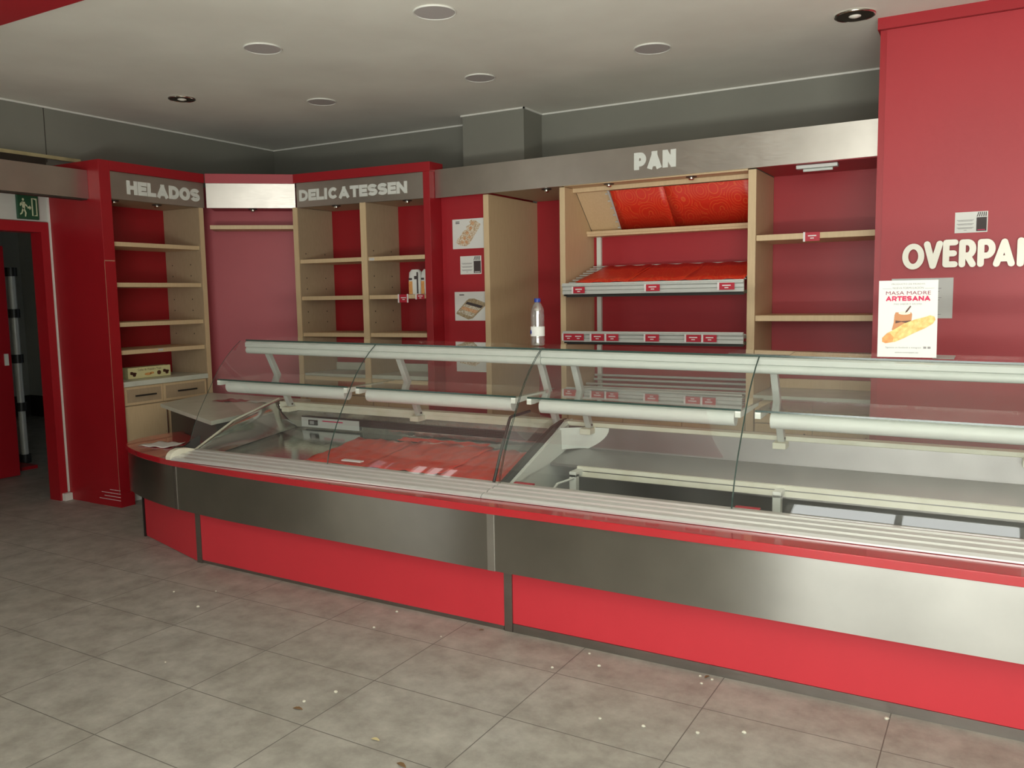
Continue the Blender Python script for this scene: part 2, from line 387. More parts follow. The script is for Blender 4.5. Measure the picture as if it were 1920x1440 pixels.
def text_obj(txt, origin, udir, vdir, size, material, parent, name='lettering', align='LEFT', fat=0.0, sx=1.0, width=None):
    """small writing, set in the built-in font and turned into mesh"""
    cu = bpy.data.curves.new('text', 'FONT'); cu.body = txt; cu.size = size; cu.align_x = align; cu.offset = fat; cu.resolution_u = 2
    ob = bpy.data.objects.new('text', cu); C.objects.link(ob)
    me = bpy.data.meshes.new_from_object(ob.evaluated_get(bpy.context.evaluated_depsgraph_get()))
    bpy.data.objects.remove(ob)
    u = Vector(udir).normalized(); v = Vector(vdir).normalized(); nrm = u.cross(v); o = Vector(origin)
    if width and len(me.vertices):
        xs = [p.co.x for p in me.vertices]; sx = width / (max(xs) - min(xs))
    org = ORG.get(parent.name, Vector((0, 0, 0)))
    for p in me.vertices: p.co = o + u * (p.co.x * sx) + v * p.co.y + nrm * .0008 - org
    me.name = name; me.materials.clear(); me.materials.append(material)
    t = bpy.data.objects.new(name, me); C.objects.link(t); t.parent = parent; ORG[t.name] = org
    return t
def lines(mb, o, u, v, x0, x1, ys, h, nrm):
    for i, y in enumerate(ys):
        a = x0 + (0.004 if i % 3 == 1 else 0); b = x1 - (0.006 * (i % 3))
        mb.prism([o + u * p + v * q for p, q in ((a, y), (b, y), (b, y + h), (a, y + h))], nrm * .0006)

# ================================================================== THE ROOM
ZC = 2.956; XL = -2.864; YB = 4.86
MB().box(-9.5, -6, -.05, 7, 7, 0).build('floor', FLOOR).__setitem__('kind', 'structure')
struct(BX(XL - .1, -2.3, ZC, 5.8, YB + .1, ZC + .1).build('ceiling', CEIL))
# left wall with the doorway
wl = MB().box(XL - .1, 2.52, 0, XL, YB + .1, ZC).box(XL - .1, 1.40, 2.09, XL, 2.52, ZC).box(XL - .1, -1.6, 0, XL, 1.40, ZC)
wl.box(XL - .1, -2.3, 0, XL, -1.6, .5).box(XL - .1, -2.3, 2.5, XL, -1.6, ZC)
struct(wl.build('wall_left', WALL))
struct(BX(XL, 1.3, 2.11, XL + .006, 2.525, 2.53).build('wall_left_panel', WHITEW))
struct(BX(XL - .1, YB, 0, 5.8, YB + .1, ZC).build('wall_back', WALL))
struct(BX(5.8, -2.3, 0, 5.9, YB, ZC).build('wall_right', WALL))
fw = MB().box(XL, -2.4, 0, -2.6, -2.3, ZC).box(-1.9, -2.4, 0, 1.7, -2.3, ZC).box(-2.6, -2.4, 0, -1.9, -2.3, .3).box(-2.6, -2.4, 2.5, -1.9, -2.3, ZC).box(1.7, -2.4, 2.72, 5.8, -2.3, ZC).box(1.7, -2.4, 0, 5.8, -2.3, .12)
fw.box(5.5, -2.4, .12, 5.8, -2.3, 2.72)
struct(fw.build('wall_front', WALL))
wf = thing('window_1', None, None, (3.35, -2.35, .12), kind='structure')
f = MB()
for x in (1.7, 2.63, 3.57, 4.5, 5.44): f.box(x, -2.38, .12, x + .06, -2.32, 2.72)
f.box(1.7, -2.38, .12, 5.5, -2.32, .18).box(1.7, -2.38, 2.66, 5.5, -2.32, 2.72).box(1.7, -2.38, 2.1, 5.5, -2.32, 2.16)
f.build('window_frame', ALU, wf)
w2 = thing('window_2', None, None, (XL - .05, -1.95, .5), kind='structure')
f = MB()
for y in (-2.3, -1.64): f.box(XL - .08, y, .5, XL - .03, y + .04, 2.5)
f.box(XL - .08, -2.3, .5, XL - .03, -1.6, .54).box(XL - .08, -2.3, 2.46, XL - .03, -1.6, 2.5); f.build('window_frame', ALU, w2)
w3 = thing('added_window_3', None, None, (-2.25, -2.35, .3), kind='structure')  # unseen slit window, added so the steel band reflects streaks
f = MB()
for x in (-2.6, -2.38, -2.16, -1.96): f.box(x, -2.38, .3, x + .06, -2.32, 2.5)
f.build('window_frame', ALU, w3)
# ceiling line trims
t = MB().box(XL, -2.3, ZC - .012, XL + .012, YB, ZC); struct(t.build('trim_1', TRIM))
t = MB().box(XL, YB - .012, ZC - .012, -.47, YB, ZC).box(.08, YB - .012, ZC - .012, 2.75, YB, ZC)
t.box(-.488, 4.545, ZC - .012, .098, 4.557, ZC).box(.086, 4.545, ZC - .012, .098, YB, ZC); struct(t.build('trim_2', TRIM))
struct(BX(-.476, 4.557, 2.3, .086, YB, ZC).build('wall_column', WALL))
# joint line in the left wall
struct(BX(XL, 2.545, 2.55, XL + .003, 2.549, ZC).build('trim_3', BROWN))
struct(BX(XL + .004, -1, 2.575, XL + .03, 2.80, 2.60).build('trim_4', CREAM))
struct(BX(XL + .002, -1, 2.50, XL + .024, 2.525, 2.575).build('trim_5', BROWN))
# red cladding of the pillar and the red end wall
struct(BX(-.406, 4.12, 0, -.003, YB, 2.30).build('wall_pillar_cladding', REDW))
struct(BX(2.745, 3.78, 0, 5.8, YB, 2.895).build('wall_end_panel', REDW))
struct(BX(2.712, 3.785, 0, 2.7445, YB, 2.895).build('trim_6', RED))
struct(BX(2.700, 3.755, 2.896, 5.8, YB, ZC).build('trim_7', RED))
struct(BX(XL, .35, 2.905, 1.6, 1.262, ZC).build('ceiling_panel', REDW))
# doorway, corridor
dr = thing('door_1', None, None, (XL, 1.95, 0), kind='structure')
MB().box(XL - .12, 2.455, 0, XL + .012, 2.515, 2.105).box(XL - .12, 1.42, 0, XL + .012, 1.48, 2.105).box(XL - .12, 1.48, 2.03, XL + .012, 2.455, 2.105).build('door_frame', RED, dr)
lf = MB().box(-4.12, 2.30, .01, -4.08, 2.862, 2.00).build('door_leaf', RED, dr)
MB().box(-4.078, 2.80, .98, -4.062, 2.83, 1.08).build('door_latch', WHITEP, dr)
struct(MB().box(XL - .01, 2.517, .06, XL + .02, 2.529, 2.30).box(XL - .02, 2.47, 0, XL + .05, 2.529, .055).build('trim_8', TRIM))
struct(MB().box(-8, 5.3, 0, XL - .1, 5.4, 2.6).box(-8.1, -2, 0, -8, 5.4, 2.6).box(-8, -2.1, 0, XL - .1, -2, 2.6).build('wall_corridor', WHITEW))
struct(MB().box(-7.99, -2, 0, -7.97, 5.3, .28).box(-8, 5.28, 0, XL - .1, 5.299, .28).build('baseboard_corridor', BROWN))
struct(BX(-8.1, -2.1, 2.6, XL - .1, 5.4, 2.7).build('ceiling_corridor', WALL))
pole = thing('door_bar', 'upright grey metal bar with dark clamps beyond the open doorway', 'bar', (-4.57, 3.198, 0))
MB().tube([(-4.57, 3.198, .02), (-4.57, 3.198, 1.82)], .032, 14).build('bar_tube', ALU, pole, smooth=True)
for z in (.06, .55, 1.00, 1.42, 1.80): MB().disc((-4.57, 3.198), .05, z - .04, z + .04).build('clamp', BLACK, pole, smooth=True)
BX(-4.62, 3.0, 0, -4.3, 3.15, .03).build('floor_plate', RED, pole)

# exit sign
ex = thing('exit_sign', 'green emergency exit sign above the dark doorway at the left edge', 'sign', (XL + .03, 2.36, 2.11))
BX(XL + .007, 2.285, 2.118, XL + .03, 2.440, 2.292).build('sign_box', GREEN, ex, bevel=.003)
g = MB(); X = XL + .0302
def gp(pts): g.prism([(X, 2.285 + a * .155, 2.118 + b * .174) for a, b in pts], (.001, 0, 0))
gp([(.66, .15), (.92, .15), (.92, .88), (.66, .88)])
gp([(.27 + .05 * math.cos(k * .628), .80 + .055 * math.sin(k * .628)) for k in range(10)])
gp([(.20, .72), (.36, .70), (.34, .42), (.22, .42)]); gp([(.22, .44), (.32, .44), (.40, .26), (.36, .10), (.31, .10), (.33, .27)])
gp([(.22, .46), (.30, .44), (.20, .22), (.10, .16), (.08, .20), (.16, .26)]); gp([(.12, .64), (.24, .72), (.22, .62), (.14, .52), (.10, .55)])
gp([(.34, .66), (.46, .56), (.44, .50), (.33, .58)]); gp([(.46, .44), (.56, .44), (.56, .38), (.64, .48), (.56, .58), (.56, .52), (.46, .52)])
g.build('pictogram', GLOWW, ex)
g = MB(); X = XL + .0314; gp([(.72, .15), (.86, .20), (.86, .80), (.72, .86)]); g.build('door_symbol', GREEN, ex)

# ceiling lights: covered openings and two open spotlights
for i, (x, y, r, lab) in enumerate([(.753, 2.394, .108, 'largest covered round ceiling opening, near the top edge'),
        (-.44, 2.374, .106, 'covered round ceiling opening, left of the largest one'),
        (1.477, 3.612, .108, 'covered round ceiling opening with plaster smears, above the bread sign'),
        (.269, 3.621, .10, 'small covered round ceiling opening above the grey column'),
        (-1.067, 3.56, .105, 'covered round ceiling opening beside the open spotlight, above the corner shelves')]):
    c = thing('light_cover', lab, 'ceiling cover', (x, y, ZC - .008), 'covered ceiling light openings')
    MB().disc((x, y), r * .93, ZC - .006, ZC - .001, 36).build('cover_disc', COVER, c, smooth=True)
    k = MB(); k.tube([(x + r * math.cos(a * math.pi / 18), y + r * math.sin(a * math.pi / 18), ZC - .004) for a in range(37)], .005, 6, False)
    k.build('rim', TRIM, c, smooth=True)
for i, (x, y, r, lab) in enumerate([(-1.823, 2.935, .088, 'open round spotlight in the ceiling above the ice cream shelves'),
        (2.602, 3.619, .098, 'open round spotlight in the ceiling beside the tall red wall')]):
    c = thing('ceiling_spotlight', lab, 'spotlight', (x, y, ZC - .01), 'open ceiling spotlights')
    k = MB(); k.tube([(x + r * math.cos(a * math.pi / 18), y + r * math.sin(a * math.pi / 18), ZC - .005) for a in range(37)], .007, 8, False)
    k.build('rim', CHROME, c, smooth=True)
    MB().lathe((x, y, ZC), [(r * .97, -.010), (r * .9, -.004), (r * .5, -.001)], 36).build('reflector', mat('spot_reflector', (.16, .13, .10), .25, metal=.9), c, smooth=True)
    MB().lathe((x, y, ZC - .012), [(.012, -.006), (.03, .0), (.034, .006), (.02, .010)], 24).build('bulb', LAMPGL, c, smooth=True)

def downlight(x, y, z, lab):
    c = thing('cabinet_downlight', lab, 'downlight', (x, y, z - .02), 'small downlights under the sign boards')
    MB().lathe((x, y, z), [(.036, -.001), (.036, -.006), (.026, -.008)], 20).build('rim', DARK, c, smooth=True)
    MB().lathe((x, y, z), [(.020, -.008), (.020, -.018), (.012, -.024)], 16).build('bulb', CHROME, c, smooth=True)

# ================================================================== ICE CREAM UNIT (faces +x)
XB = -2.70
u = thing('shelving_unit', 'tall red framed birch shelf unit under the HELADOS sign', 'shelf unit', (-2.5, 3.0, 0), 'sign topped wall units')
MB().box(XL + .002, 2.53, 0, -2.24, 2.618, 2.516).build('red_side_panel', RED, u, bevel=.002)
BX(-2.60, 2.525, 0, -2.225, 2.640, .10).build('panel_foot', RED, u)
BX(XL + .002, 2.6181, 2.446, -2.238, 3.452, 2.516).build('top_band', RED, u, bevel=.002)
# scuffs on the edge
k = MB().box(-2.2405, 2.529, 1.8, -2.2385, 2.612, 1.808).box(-2.2415, 2.5285, .1, -2.239, 2.531, 1.8)
for z, l in ((.05, .25), (.075, .19), (.10, .22), (.125, .12)): BX(-2.225 - l, 2.5235, z, -2.225, 2.5245, z + .003).build('scratch', TAGW, u)
k.build('scuff_marks', mat('bare_edge', (.42, .18, .12), .7), u, label='pale scratches on the red panel edge')
BX(-2.70, 2.619, 2.18 + .072, -2.27, 3.44, 2.262).build('soffit', WOODP, u)
fs = BX(-2.268, 2.619, 2.25, -2.255, 3.455, 2.445).build('sign_board', STEELF, u)
word('HELADOS', (-2.2548, 2.757, 2.293), (0, 1, 0), (0, 0, 1), .656, .100, t=.29, depth=.0015).build('lettering', LETW, fs, label='off-white capital letters HELADOS')
BX(-2.72, 2.619, 0, -2.70, 3.46, 2.445).build('back_panel', RED, u)
BX(-2.699, 3.41, 0, -2.270, 3.448, 2.2515).build('upright', WOODP, u, bevel=.0015)
BX(-2.2699, 3.41, 0, -2.262, 3.448, 2.2515).build('upright_edge', WOOD, u)
for z in (1.93, 1.633, 1.34, 1.133):
    BX(-2.699, 2.619, z - .016, -2.285, 3.409, z + .016).build('shelf', WOOD, u, bevel=.0015)
k = MB()
for z in (1.80, 1.71, 1.52, 1.43, 1.24): 
    for x in (-2.62, -2.40): BX(x - .004, 3.4085, z - .005, x + .004, 3.4095, z + .005).build('peg_hole', BLACK, u)
b = thing('base_cabinet', 'birch drawer cabinet beneath the HELADOS shelves', 'cabinet', (-2.5, 3.0, 0), 'birch base cabinets')
BX(-2.698, 2.645, .085, -2.30, 3.405, .878).build('carcass', WOODP, b)
for y0, y1 in ((2.648, 2.985), (2.990, 3.403)):
    d = BX(-2.299, y0, .735, -2.281, y1, .875).build('drawer', WOOD, b, bevel=.003)
    MB().box(-2.2815, y0 + .02, .755, -2.2798, y1 - .02, .855).build('drawer_panel', WOODP, d)
    ym = (y0 + y1) / 2; MB().tube([(-2.258, ym - .09, .805), (-2.258, ym + .09, .805)], .006, 8).tube([(-2.28, ym - .07, .805), (-2.258, ym - .07, .805)], .004, 6).tube([(-2.28, ym + .07, .805), (-2.258, ym + .07, .805)], .004, 6).build('handle', DARK, d, smooth=True)
for y0, y1, hy in ((2.648, 3.02, 2.99), (3.025, 3.403, 3.06)):
    d = BX(-2.299, y0, .09, -2.281, y1, .728).build('door', WOOD, b, bevel=.003)
    MB().tube([(-2.258, hy, .48), (-2.258, hy, .70)], .006, 8).tube([(-2.28, hy, .50), (-2.258, hy, .50)], .004, 6).tube([(-2.28, hy, .68), (-2.258, hy, .68)], .004, 6).build('handle', CHROME, d, smooth=True)
BX(-2.34, 2.645, 0, -2.32, 3.405, .084).build('kickboard', TRIM, b)
wt = BX(-2.698, 2.62, .8785, -2.262, 3.408, .916).build('worktop', MARBLE); tag(wt, 'pale stone worktop on the drawer cabinet beneath the HELADOS shelves', 'worktop')
for y in (2.72, 3.09): downlight(-2.36, y, 2.252, 'small chrome downlight under the HELADOS board, ' + ('beside the red panel' if y < 3 else 'beside the birch upright'))
cb = thing('pastry_box', 'long pale yellow printed carton lying on the worktop under the lowest HELADOS shelf', 'box', (-2.46, 2.97, .916))
BX(-2.52, 2.79, .917, -2.42, 3.175, 1.003).build('carton', YELLOW, cb, bevel=.003)
U, V_ = Vector((0, 1, 0)), Vector((0, 0, 1))
text_obj('Cañas de Hojaldre Thaïs', (-2.4195, 2.98, .976), U, V_, .025, CHOC, cb, align='CENTER', width=.21)
def blob(cy, cz, ry, rz, n=12, nm='brown_print', m_=CHOC): return MB().prism([(-2.4195, cy + ry * math.cos(2 * math.pi * i / n) * (1 + .15 * (i % 2)), cz + rz * math.sin(2 * math.pi * i / n)) for i in range(n)], (.0008, 0, 0)).build(nm, m_, cb)
for cy in (2.835, 3.13): blob(cy, .957, .028, .010); blob(cy + .008, .945, .014, .012); blob(cy - .015, .967, .012, .006)
blob(3.065, .950, .017, .017)
blob(2.965, .946, .030, .010, nm='pastry_print', m_=BREAD2); blob(3.0, .952, .018, .009, nm='pastry_print', m_=BREAD2)
sw_ = thing('wall_socket', 'small dark grey socket box behind the yellow carton', 'socket', (-2.68, 2.70, .95))
BX(-2.699, 2.66, .93, -2.655, 2.74, 1.01).build('socket_body', DARK, sw_, bevel=.004)

# steel lintel over the doorway
lt = thing('fascia_board', 'dull steel fascia running over the doorway to the red panel', 'fascia', (-2.38, .9, 2.25))
BX(-2.385, -.9, 2.247, -2.37, 2.529, 2.447).build('steel_face', STEELF, lt)
BX(-2.46, -.9, 2.240, -2.386, 2.529, 2.250).build('underside', BROWN, lt)

# ================================================================== CORNER UNIT
P0 = Vector((-2.235, 3.455, 0)); P1 = Vector((-1.695, 3.905, 0)); D = (P1 - P0).normalized(); Nn = Vector((-D.y, D.x, 0))
def dg(mb, s0, s1, d0, d1, z0, z1):
    L_ = (P1 - P0).length
    q = [P0 + D * (s0 * L_) + Nn * d0, P0 + D * (s1 * L_) + Nn * d0, P0 + D * (s1 * L_) + Nn * d1, P0 + D * (s0 * L_) + Nn * d1]
    return mb.zprism([(p.x, p.y) for p in q], z0, z1)
u = thing('corner_unit', 'diagonal corner shelf unit with blank bright steel board between the two signs', 'shelf unit', (-1.96, 3.7, 0))
dg(MB(), 0, 1, 0, .25, 2.446, 2.52).build('top_band', RED_SHEEN, u, bevel=.002)
dg(MB(), .005, .995, .012, .026, 2.25, 2.445).build('sign_board', STEELF, u)
dg(MB(), .03, .97, .03, .28, 2.252, 2.264).build('soffit', RED_SHEEN, u)
dg(MB(), -.12, 1.12, .285, .30, .0, 2.445).build('back_panel', RED_SHEEN, u)
dg(MB(), .022, .97, .04, .27, 2.083, 2.115).build('shelf', WOOD, u, bevel=.0015)
q = P0.lerp(P1, .5) + Nn * .09; downlight(q.x, q.y, 2.25, 'small chrome downlight under the blank corner board')

# ================================================================== DELICATESSEN UNIT (faces -y)
def wd(p): return (p[0], p[1] + .075 * (p[0] + 1.05), p[2])
u = thing('shelving_unit', 'birch two-bay shelf unit with red end post under the DELICATESSEN sign', 'shelf unit', (-1.05, 4.1, 0), 'sign topped wall units')
BX(-1.69, 3.925, 2.446, -.404, 4.10, 2.516).build('top_band', RED, u, warp=wd, bevel=.002)
BX(-.466, 3.925, 0, -.408, 4.10, 2.446).build('red_end_post', RED, u, warp=wd, bevel=.0015)
BX(-.466, 4.101, 0, -.44, 4.36, 2.44).build('red_end_panel', RED, u, warp=wd)
fs = BX(-1.672, 3.94, 2.25, -.467, 3.953, 2.445).build('sign_board', STEELF, u, warp=wd)
wmb = word('DELICATESSEN', (-1.645, 3.9395, 2.298), (1, 0, 0), (0, 0, 1), 1.03, .090, t=.285, depth=.0015); wmb.build('lettering', LETW, fs, warp=wd, label='off-white capital letters DELICATESSEN')
BX(-1.655, 3.955, 2.2515, -.47, 4.36, 2.262).build('soffit', WOODP, u, warp=wd)
BX(-1.70, 4.361, 0, -.44, 4.375, 2.44).build('back_panel', RED, u, warp=wd)
BX(-1.718, 3.945, 0, -1.672, 4.36, 2.2515).build('upright', WOODP, u, warp=wd, bevel=.0015)
BX(-1.056, 3.945, 0, -1.002, 4.36, 2.2515).build('upright', WOODP, u, warp=wd, bevel=.0015)
BX(-1.718, 3.938, 0, -1.672, 3.9449, 2.2515).build('upright_edge', WOOD, u, warp=wd)
BX(-1.056, 3.938, 0, -1.002, 3.9449, 2.2515).build('upright_edge', WOOD, u, warp=wd)
for z in (1.813, 1.512, 1.213):
    BX(-1.671, 3.952, z - .016, -1.057, 4.36, z + .016).build('shelf', WOOD, u, warp=wd, bevel=.0015)
    BX(-1.001, 3.952, z - .016, -.467, 4.36, z + .016).build('shelf', WOOD, u, warp=wd, bevel=.0015)
k = MB()
for z in (1.88, 1.68, 1.59, 1.40, 1.31):
    for y in (4.02, 4.25):
        for x in (-1.6715, -1.0015): BX(x, y - .004, z - .005, x + .001, y + .004, z + .005).build('peg_hole', BLACK, u, warp=wd)
b = thing('base_cabinet', 'birch base cabinet beneath the DELICATESSEN shelves', 'cabinet', (-1.05, 4.1, 0), 'birch base cabinets')
BX(-1.670, 3.985, .085, -.468, 4.355, .862).build('carcass', WOODP, b, warp=wd)
for x0, x1 in ((-1.665, -1.27), (-1.265, -.87), (-.865, -.47)):
    d = BX(x0, 3.968, .72, x1, 3.9845, .858).build('drawer', WOOD, b, warp=wd, bevel=.003)
    xm = (x0 + x1) / 2; MB().tube([(xm - .09, 3.945, .79), (xm + .09, 3.945, .79)], .006, 8).build('handle', DARK, d, warp=wd, smooth=True)
    BX(x0, 3.968, .09, x1, 3.9845, .714).build('door', WOOD, b, warp=wd, bevel=.003)
wt = MB().box(-1.669, 3.95, .8625, -1.058, 4.358, .893).box(-1.000, 3.95, .8625, -.468, 4.358, .893).box(-1.669, 4.34, .893, -1.058, 4.3585, .955).box(-1.000, 4.34, .893, -.468, 4.3585, .955)
wt = wt.build('worktop', MARBLE, warp=wd); tag(wt, 'pale stone worktop with upstand beneath the DELICATESSEN shelves', 'worktop')
for x, s in ((-1.33, 'left'), (-.66, 'right')): p = wd((x, 4.0, 2.2515)); downlight(*p, 'small chrome downlight under the DELICATESSEN board, in its %s bay' % s)
# bread bags
for i, (x0, x1, s) in enumerate(((-.675, -.572, 'left'), (-.563, -.470, 'right'))):
    bg = thing('bread_packet', 'white and orange bread packet, the %s one of two behind the price cards' % s, 'packet', wd(((x0 + x1) / 2, 4.03, 1.529)), 'bread packets on the middle shelf')
    prof = [(.0, 1.0, .03), (.05, 1.0, .035), (.12, .98, .035), (.17, .92, .03), (.192, .6, .016)]
    secs = []
    for h, wq, dq in prof:
        cx = (x0 + x1) / 2; hw = (x1 - x0) / 2 * wq
        secs.append([(cx + hw * math.copysign(abs(math.cos(a)) ** .5, math.cos(a)), 4.03 + dq * math.copysign(abs(math.sin(a)) ** .6, math.sin(a)), 1.529 + h) for a in [2 * math.pi * j / 20 for j in range(20)]])
    MB().loft(secs, True, True).build('bag', PAPER, bg, warp=wd, smooth=True)
    hw = (x1 - x0) / 2
    BX(x0 + hw * .25, 3.992, 1.531, x0 + hw * .85, 3.996, 1.63).build('orange_print', BREAD2, bg, warp=wd)
    BX(x0 + hw * .25, 3.992, 1.64, x0 + hw * .8, 3.996, 1.655).build('dark_print', INK, bg, warp=wd); BX(x0 + hw * 1.2, 3.992, 1.645, x0 + hw * 1.6, 3.996, 1.67).build('dark_print', INK, bg, warp=wd)
    if i == 0: BX(x1 - .018, 3.991, 1.535, x1 - .006, 3.994, 1.70).build('dark_strip', INK, bg, warp=wd)

def price_card(x0, x1, z0, z1, y, label, warp=None, both=False, grp='red price cards', dbl=False):
    c = thing('price_card', label, 'price card', (warp((x0, y, z0)) if warp else (x0, y, z0)), grp)
    BX(x0, y - .002, z0, x1, y, z1).build('card', TAG, c, warp=warp)
    k = MB().box(x0, y - .0035, z0 - .002, x0 + .012, y - .0022, z1 + .002)
    if both: MB().box(x1 - .012, y - .0035, z0 - .002, x1, y - .0022, z1 + .002).build('white_edge', TAGW, c, warp=warp)
    k.build('white_edge', TAGW, c, warp=warp)
    k = MB(); xm = (x0 + x1) / 2 + .004; zm = (z0 + z1) / 2; w_ = (x1 - x0)
    cs = ((x0 + w_ * .3), (x0 + w_ * .75)) if dbl else (xm,)
    for q in cs:
        ww = w_ * (.14 if dbl else .25)
        k.box(q - ww, y - .003, zm + .002, q + ww, y - .0021, zm + .009).box(q - ww * .45, y - .003, zm - .012, q + ww * .45, y - .0021, zm - .006)
    k.build('printed_lines', TAGW, c, warp=warp)
price_card(-.735, -.64, 1.468, 1.530, 3.951, 'red price card with white ends on the left of the bread packets', wd, True)
price_card(-.575, -.495, 1.492, 1.527, 3.951, 'small red price card beneath the right bread packet', wd)
k = BX(-.99, 3.950, 1.80, -.945, 3.9515, 1.82).build('shelf_label', PAPERG, warp=wd); tag(k, 'small torn white label on the upper right DELICATESSEN shelf edge', 'label')
k = BX(-2.2845, 2.965, 1.128, -2.283, 3.01, 1.143).build('shelf_label', PAPERG); tag(k, 'small torn white label on the lowest HELADOS shelf edge', 'label')

# ================================================================== PILLAR POSTERS
def poster(x0, x1, z0, z1, y, label, cat='poster', m_=PAPER, th=.0015, name='poster', grp=None):
    c = thing(name, label, cat, ((x0 + x1) / 2, y, z0), grp); BX(x0, y - th, z0, x1, y, z1).build('sheet', m_, c); return c
X3 = Vector((1, 0, 0))
p = poster(-.307, -.012, 1.866, 2.088, 4.119, 'white poster of a slanted decorated cake log, top one on the red pillar', grp='cake posters on the pillar')
def pl(mb, x0, z0, w_, h_, pts, y, d=.0007): mb.prism([(x0 + a * w_, y, z0 + b * h_) for a, b in pts], (0, -d, 0))
k = MB(); pl(k, -.307, 1.866, .295, .222, [(.10, .22), (.22, .12), (.40, .08), (.50, .14), (.80, .66), (.86, .80), (.80, .84), (.72, .92), (.58, .96), (.52, .90), (.55, .82), (.42, .74), (.44, .66), (.30, .56), (.28, .48), (.16, .34)], 4.117)
k.build('cake_picture', PASTRY, p)
k = MB()
for a, b in ((.30, .22), (.36, .36), (.45, .52), (.55, .68), (.62, .84), (.42, .22), (.52, .38)): pl(k, -.307, 1.866, .295, .222, [(a + .05 * math.cos(i * .7), b + .06 * math.sin(i * .7)) for i in range(9)], 4.1163)
k.build('cake_topping', ORANGE, p)
k = MB(); pl(k, -.307, 1.866, .295, .222, [(.10, .90), (.22, .90), (.22, .925), (.10, .925)], 4.117); pl(k, -.307, 1.866, .295, .222, [(.10, .85), (.22, .85), (.22, .875), (.10, .875)], 4.117); k.build('caption', INK, p)
def notice(x0, x1, z0, z1, y, label, red=False):
    p = poster(x0, x1, z0, z1, y, label, 'notice', name='paper_notice'); w_, h_ = x1 - x0, z1 - z0; k = MB(); yy = y - .0016
    a = .64 if not red else .66
    pl(k, x0, z0, w_, h_, [(a, .06), (.97, .06), (.97, .72), (a, .72)], yy)
    for j in range(5): pl(k, x0, z0, w_, h_, [(a + j * .066, .76), (a + .03 + j * .066, .76), (a + .08 + j * .055, .97), (a + .05 + j * .055, .97)], yy)
    k.build('logo_block', INK, p)
    k = MB(); rows = [.60, .555, .42, .375, .24, .195]
    for j, r in enumerate(rows): pl(k, x0, z0, w_, h_, [(.06 + .04 * (j % 2), r), (.58 - .04 * (j % 2), r), (.58 - .04 * (j % 2), r + .022), (.06 + .04 * (j % 2), r + .022)], yy)
    pl(k, x0, z0, w_, h_, [(.28, .12), (.37, .12), (.37, .14), (.28, .14)], yy)
    k.build('printed_lines', INKG, p)
    k = MB(); pl(k, x0, z0, w_, h_, [(a + .04, .10), (.93, .10), (.93, .14), (a + .04, .14)], yy - .0008); k.build('logo_caption', PINK if red else TAGW, p)
notice(-.243, -.055, 1.673, 1.810, 4.119, 'small white notice with dark logo block between the two cake posters')
p = poster(-.301, -.014, 1.322, 1.541, 4.119, 'white poster of a rectangular striped tart, below the small pillar notice', grp='cake posters on the pillar')
def rr(pts): return pts
k = MB(); pl(k, -.301, 1.322, .287, .219, [(.06, .30), (.04, .24), (.42, .04), (.56, .08), (.96, .52), (.98, .60), (.62, .76), (.46, .76), (.38, .70)], 4.117); k.build('tart_picture', PASTRY2, p)
for (a0, a1, m_) in ((.06, .30, CREAMF), (.31, .52, ORANGE), (.53, .70, CREAMF), (.71, .88, INK)):
    k = MB(); L0 = lambda s: (.08 + .36 * s, .27 + .44 * s); R0 = lambda s: (.52 + .42 * s, .10 + .46 * s)
    pl(k, -.301, 1.322, .287, .219, [L0(a0), R0(a0), R0(a1), L0(a1)], 4.1163); k.build('tart_filling', m_, p)
k = MB(); pl(k, -.301, 1.322, .287, .219, [(.15, .88), (.30, .88), (.30, .91), (.15, .91)], 4.117); k.build('caption', INK, p)
p = poster(-.297, -.012, .93, 1.150, 4.119, 'white poster low on the red pillar, its top just above the display case', grp='cake posters on the pillar')
k = MB(); pl(k, -.297, .93, .285, .22, [(.1, .3), (.3, .75), (.55, .92), (.85, .8), (.95, .5), (.6, .2)], 4.117); k.build('cake_picture', PASTRY, p)

# ================================================================== BREAD WALL
YF = 4.07
fb = thing('fascia_board', 'long brushed steel fascia with the word PAN, reaching to the red end wall', 'fascia', (1.15, 4.05, 2.25))
def wf_(p): return (p[0], p[1], p[2] + .0072 * (p[0] + .45))
fs = BX(-.405, 4.04, 2.250, 2.710, 4.055, 2.460).build('steel_face', STEELF, fb, warp=wf_)
word('PAN', (1.195, 4.0395, 2.318), (1, 0, 0), (0, 0, 1), .288, .112, t=.32, depth=.002).build('lettering', LETW, fs, label='white capital letters PAN')
MB().box(.046, 4.056, 2.263, .625, YB - .002, 2.27).build('soffit', WOODP, fb)
u = thing('bread_shelf_unit', 'birch wall unit of open bays under the PAN fascia', 'shelf unit', (1.0, 4.3, 0))
BX(-.001, YF, 0, .045, YB - .002, 2.250).build('upright', WOOD, u, bevel=.002, label='birch upright beside the red pillar')
BX(.626, YF, 0, .668, 4.57, 2.254).build('upright', WOOD, u, bevel=.002)
BX(1.94, YF, 0, 1.99, 4.57, 2.263).build('upright', WOOD, u, bevel=.002)
BX(.046, YB - .02, 0, .625, YB - .003, 2.262).build('back_panel', REDW, u)
BX(.60, 4.5705, 0, 1.99, 4.585, 2.262).build('back_panel', REDW, u)
BX(1.991, 4.555, 0, 2.705, 4.57, 2.272).build('back_panel', RED, u)  # darker red than the other bays, shading put into the colour
BX(.669, 4.06, 2.256, 1.939, 4.57, 2.268).build('soffit', WOOD, u)
BX(1.991, 4.06, 2.268, 2.708, 4.554, 2.28).build('soffit', REDW, u)
for z in (1.838, 1.337): BX(1.992, 4.078, z - .018, 2.700, 4.554, z + .018).build('shelf', WOOD, u, bevel=.002, label='birch shelf in the right bay')
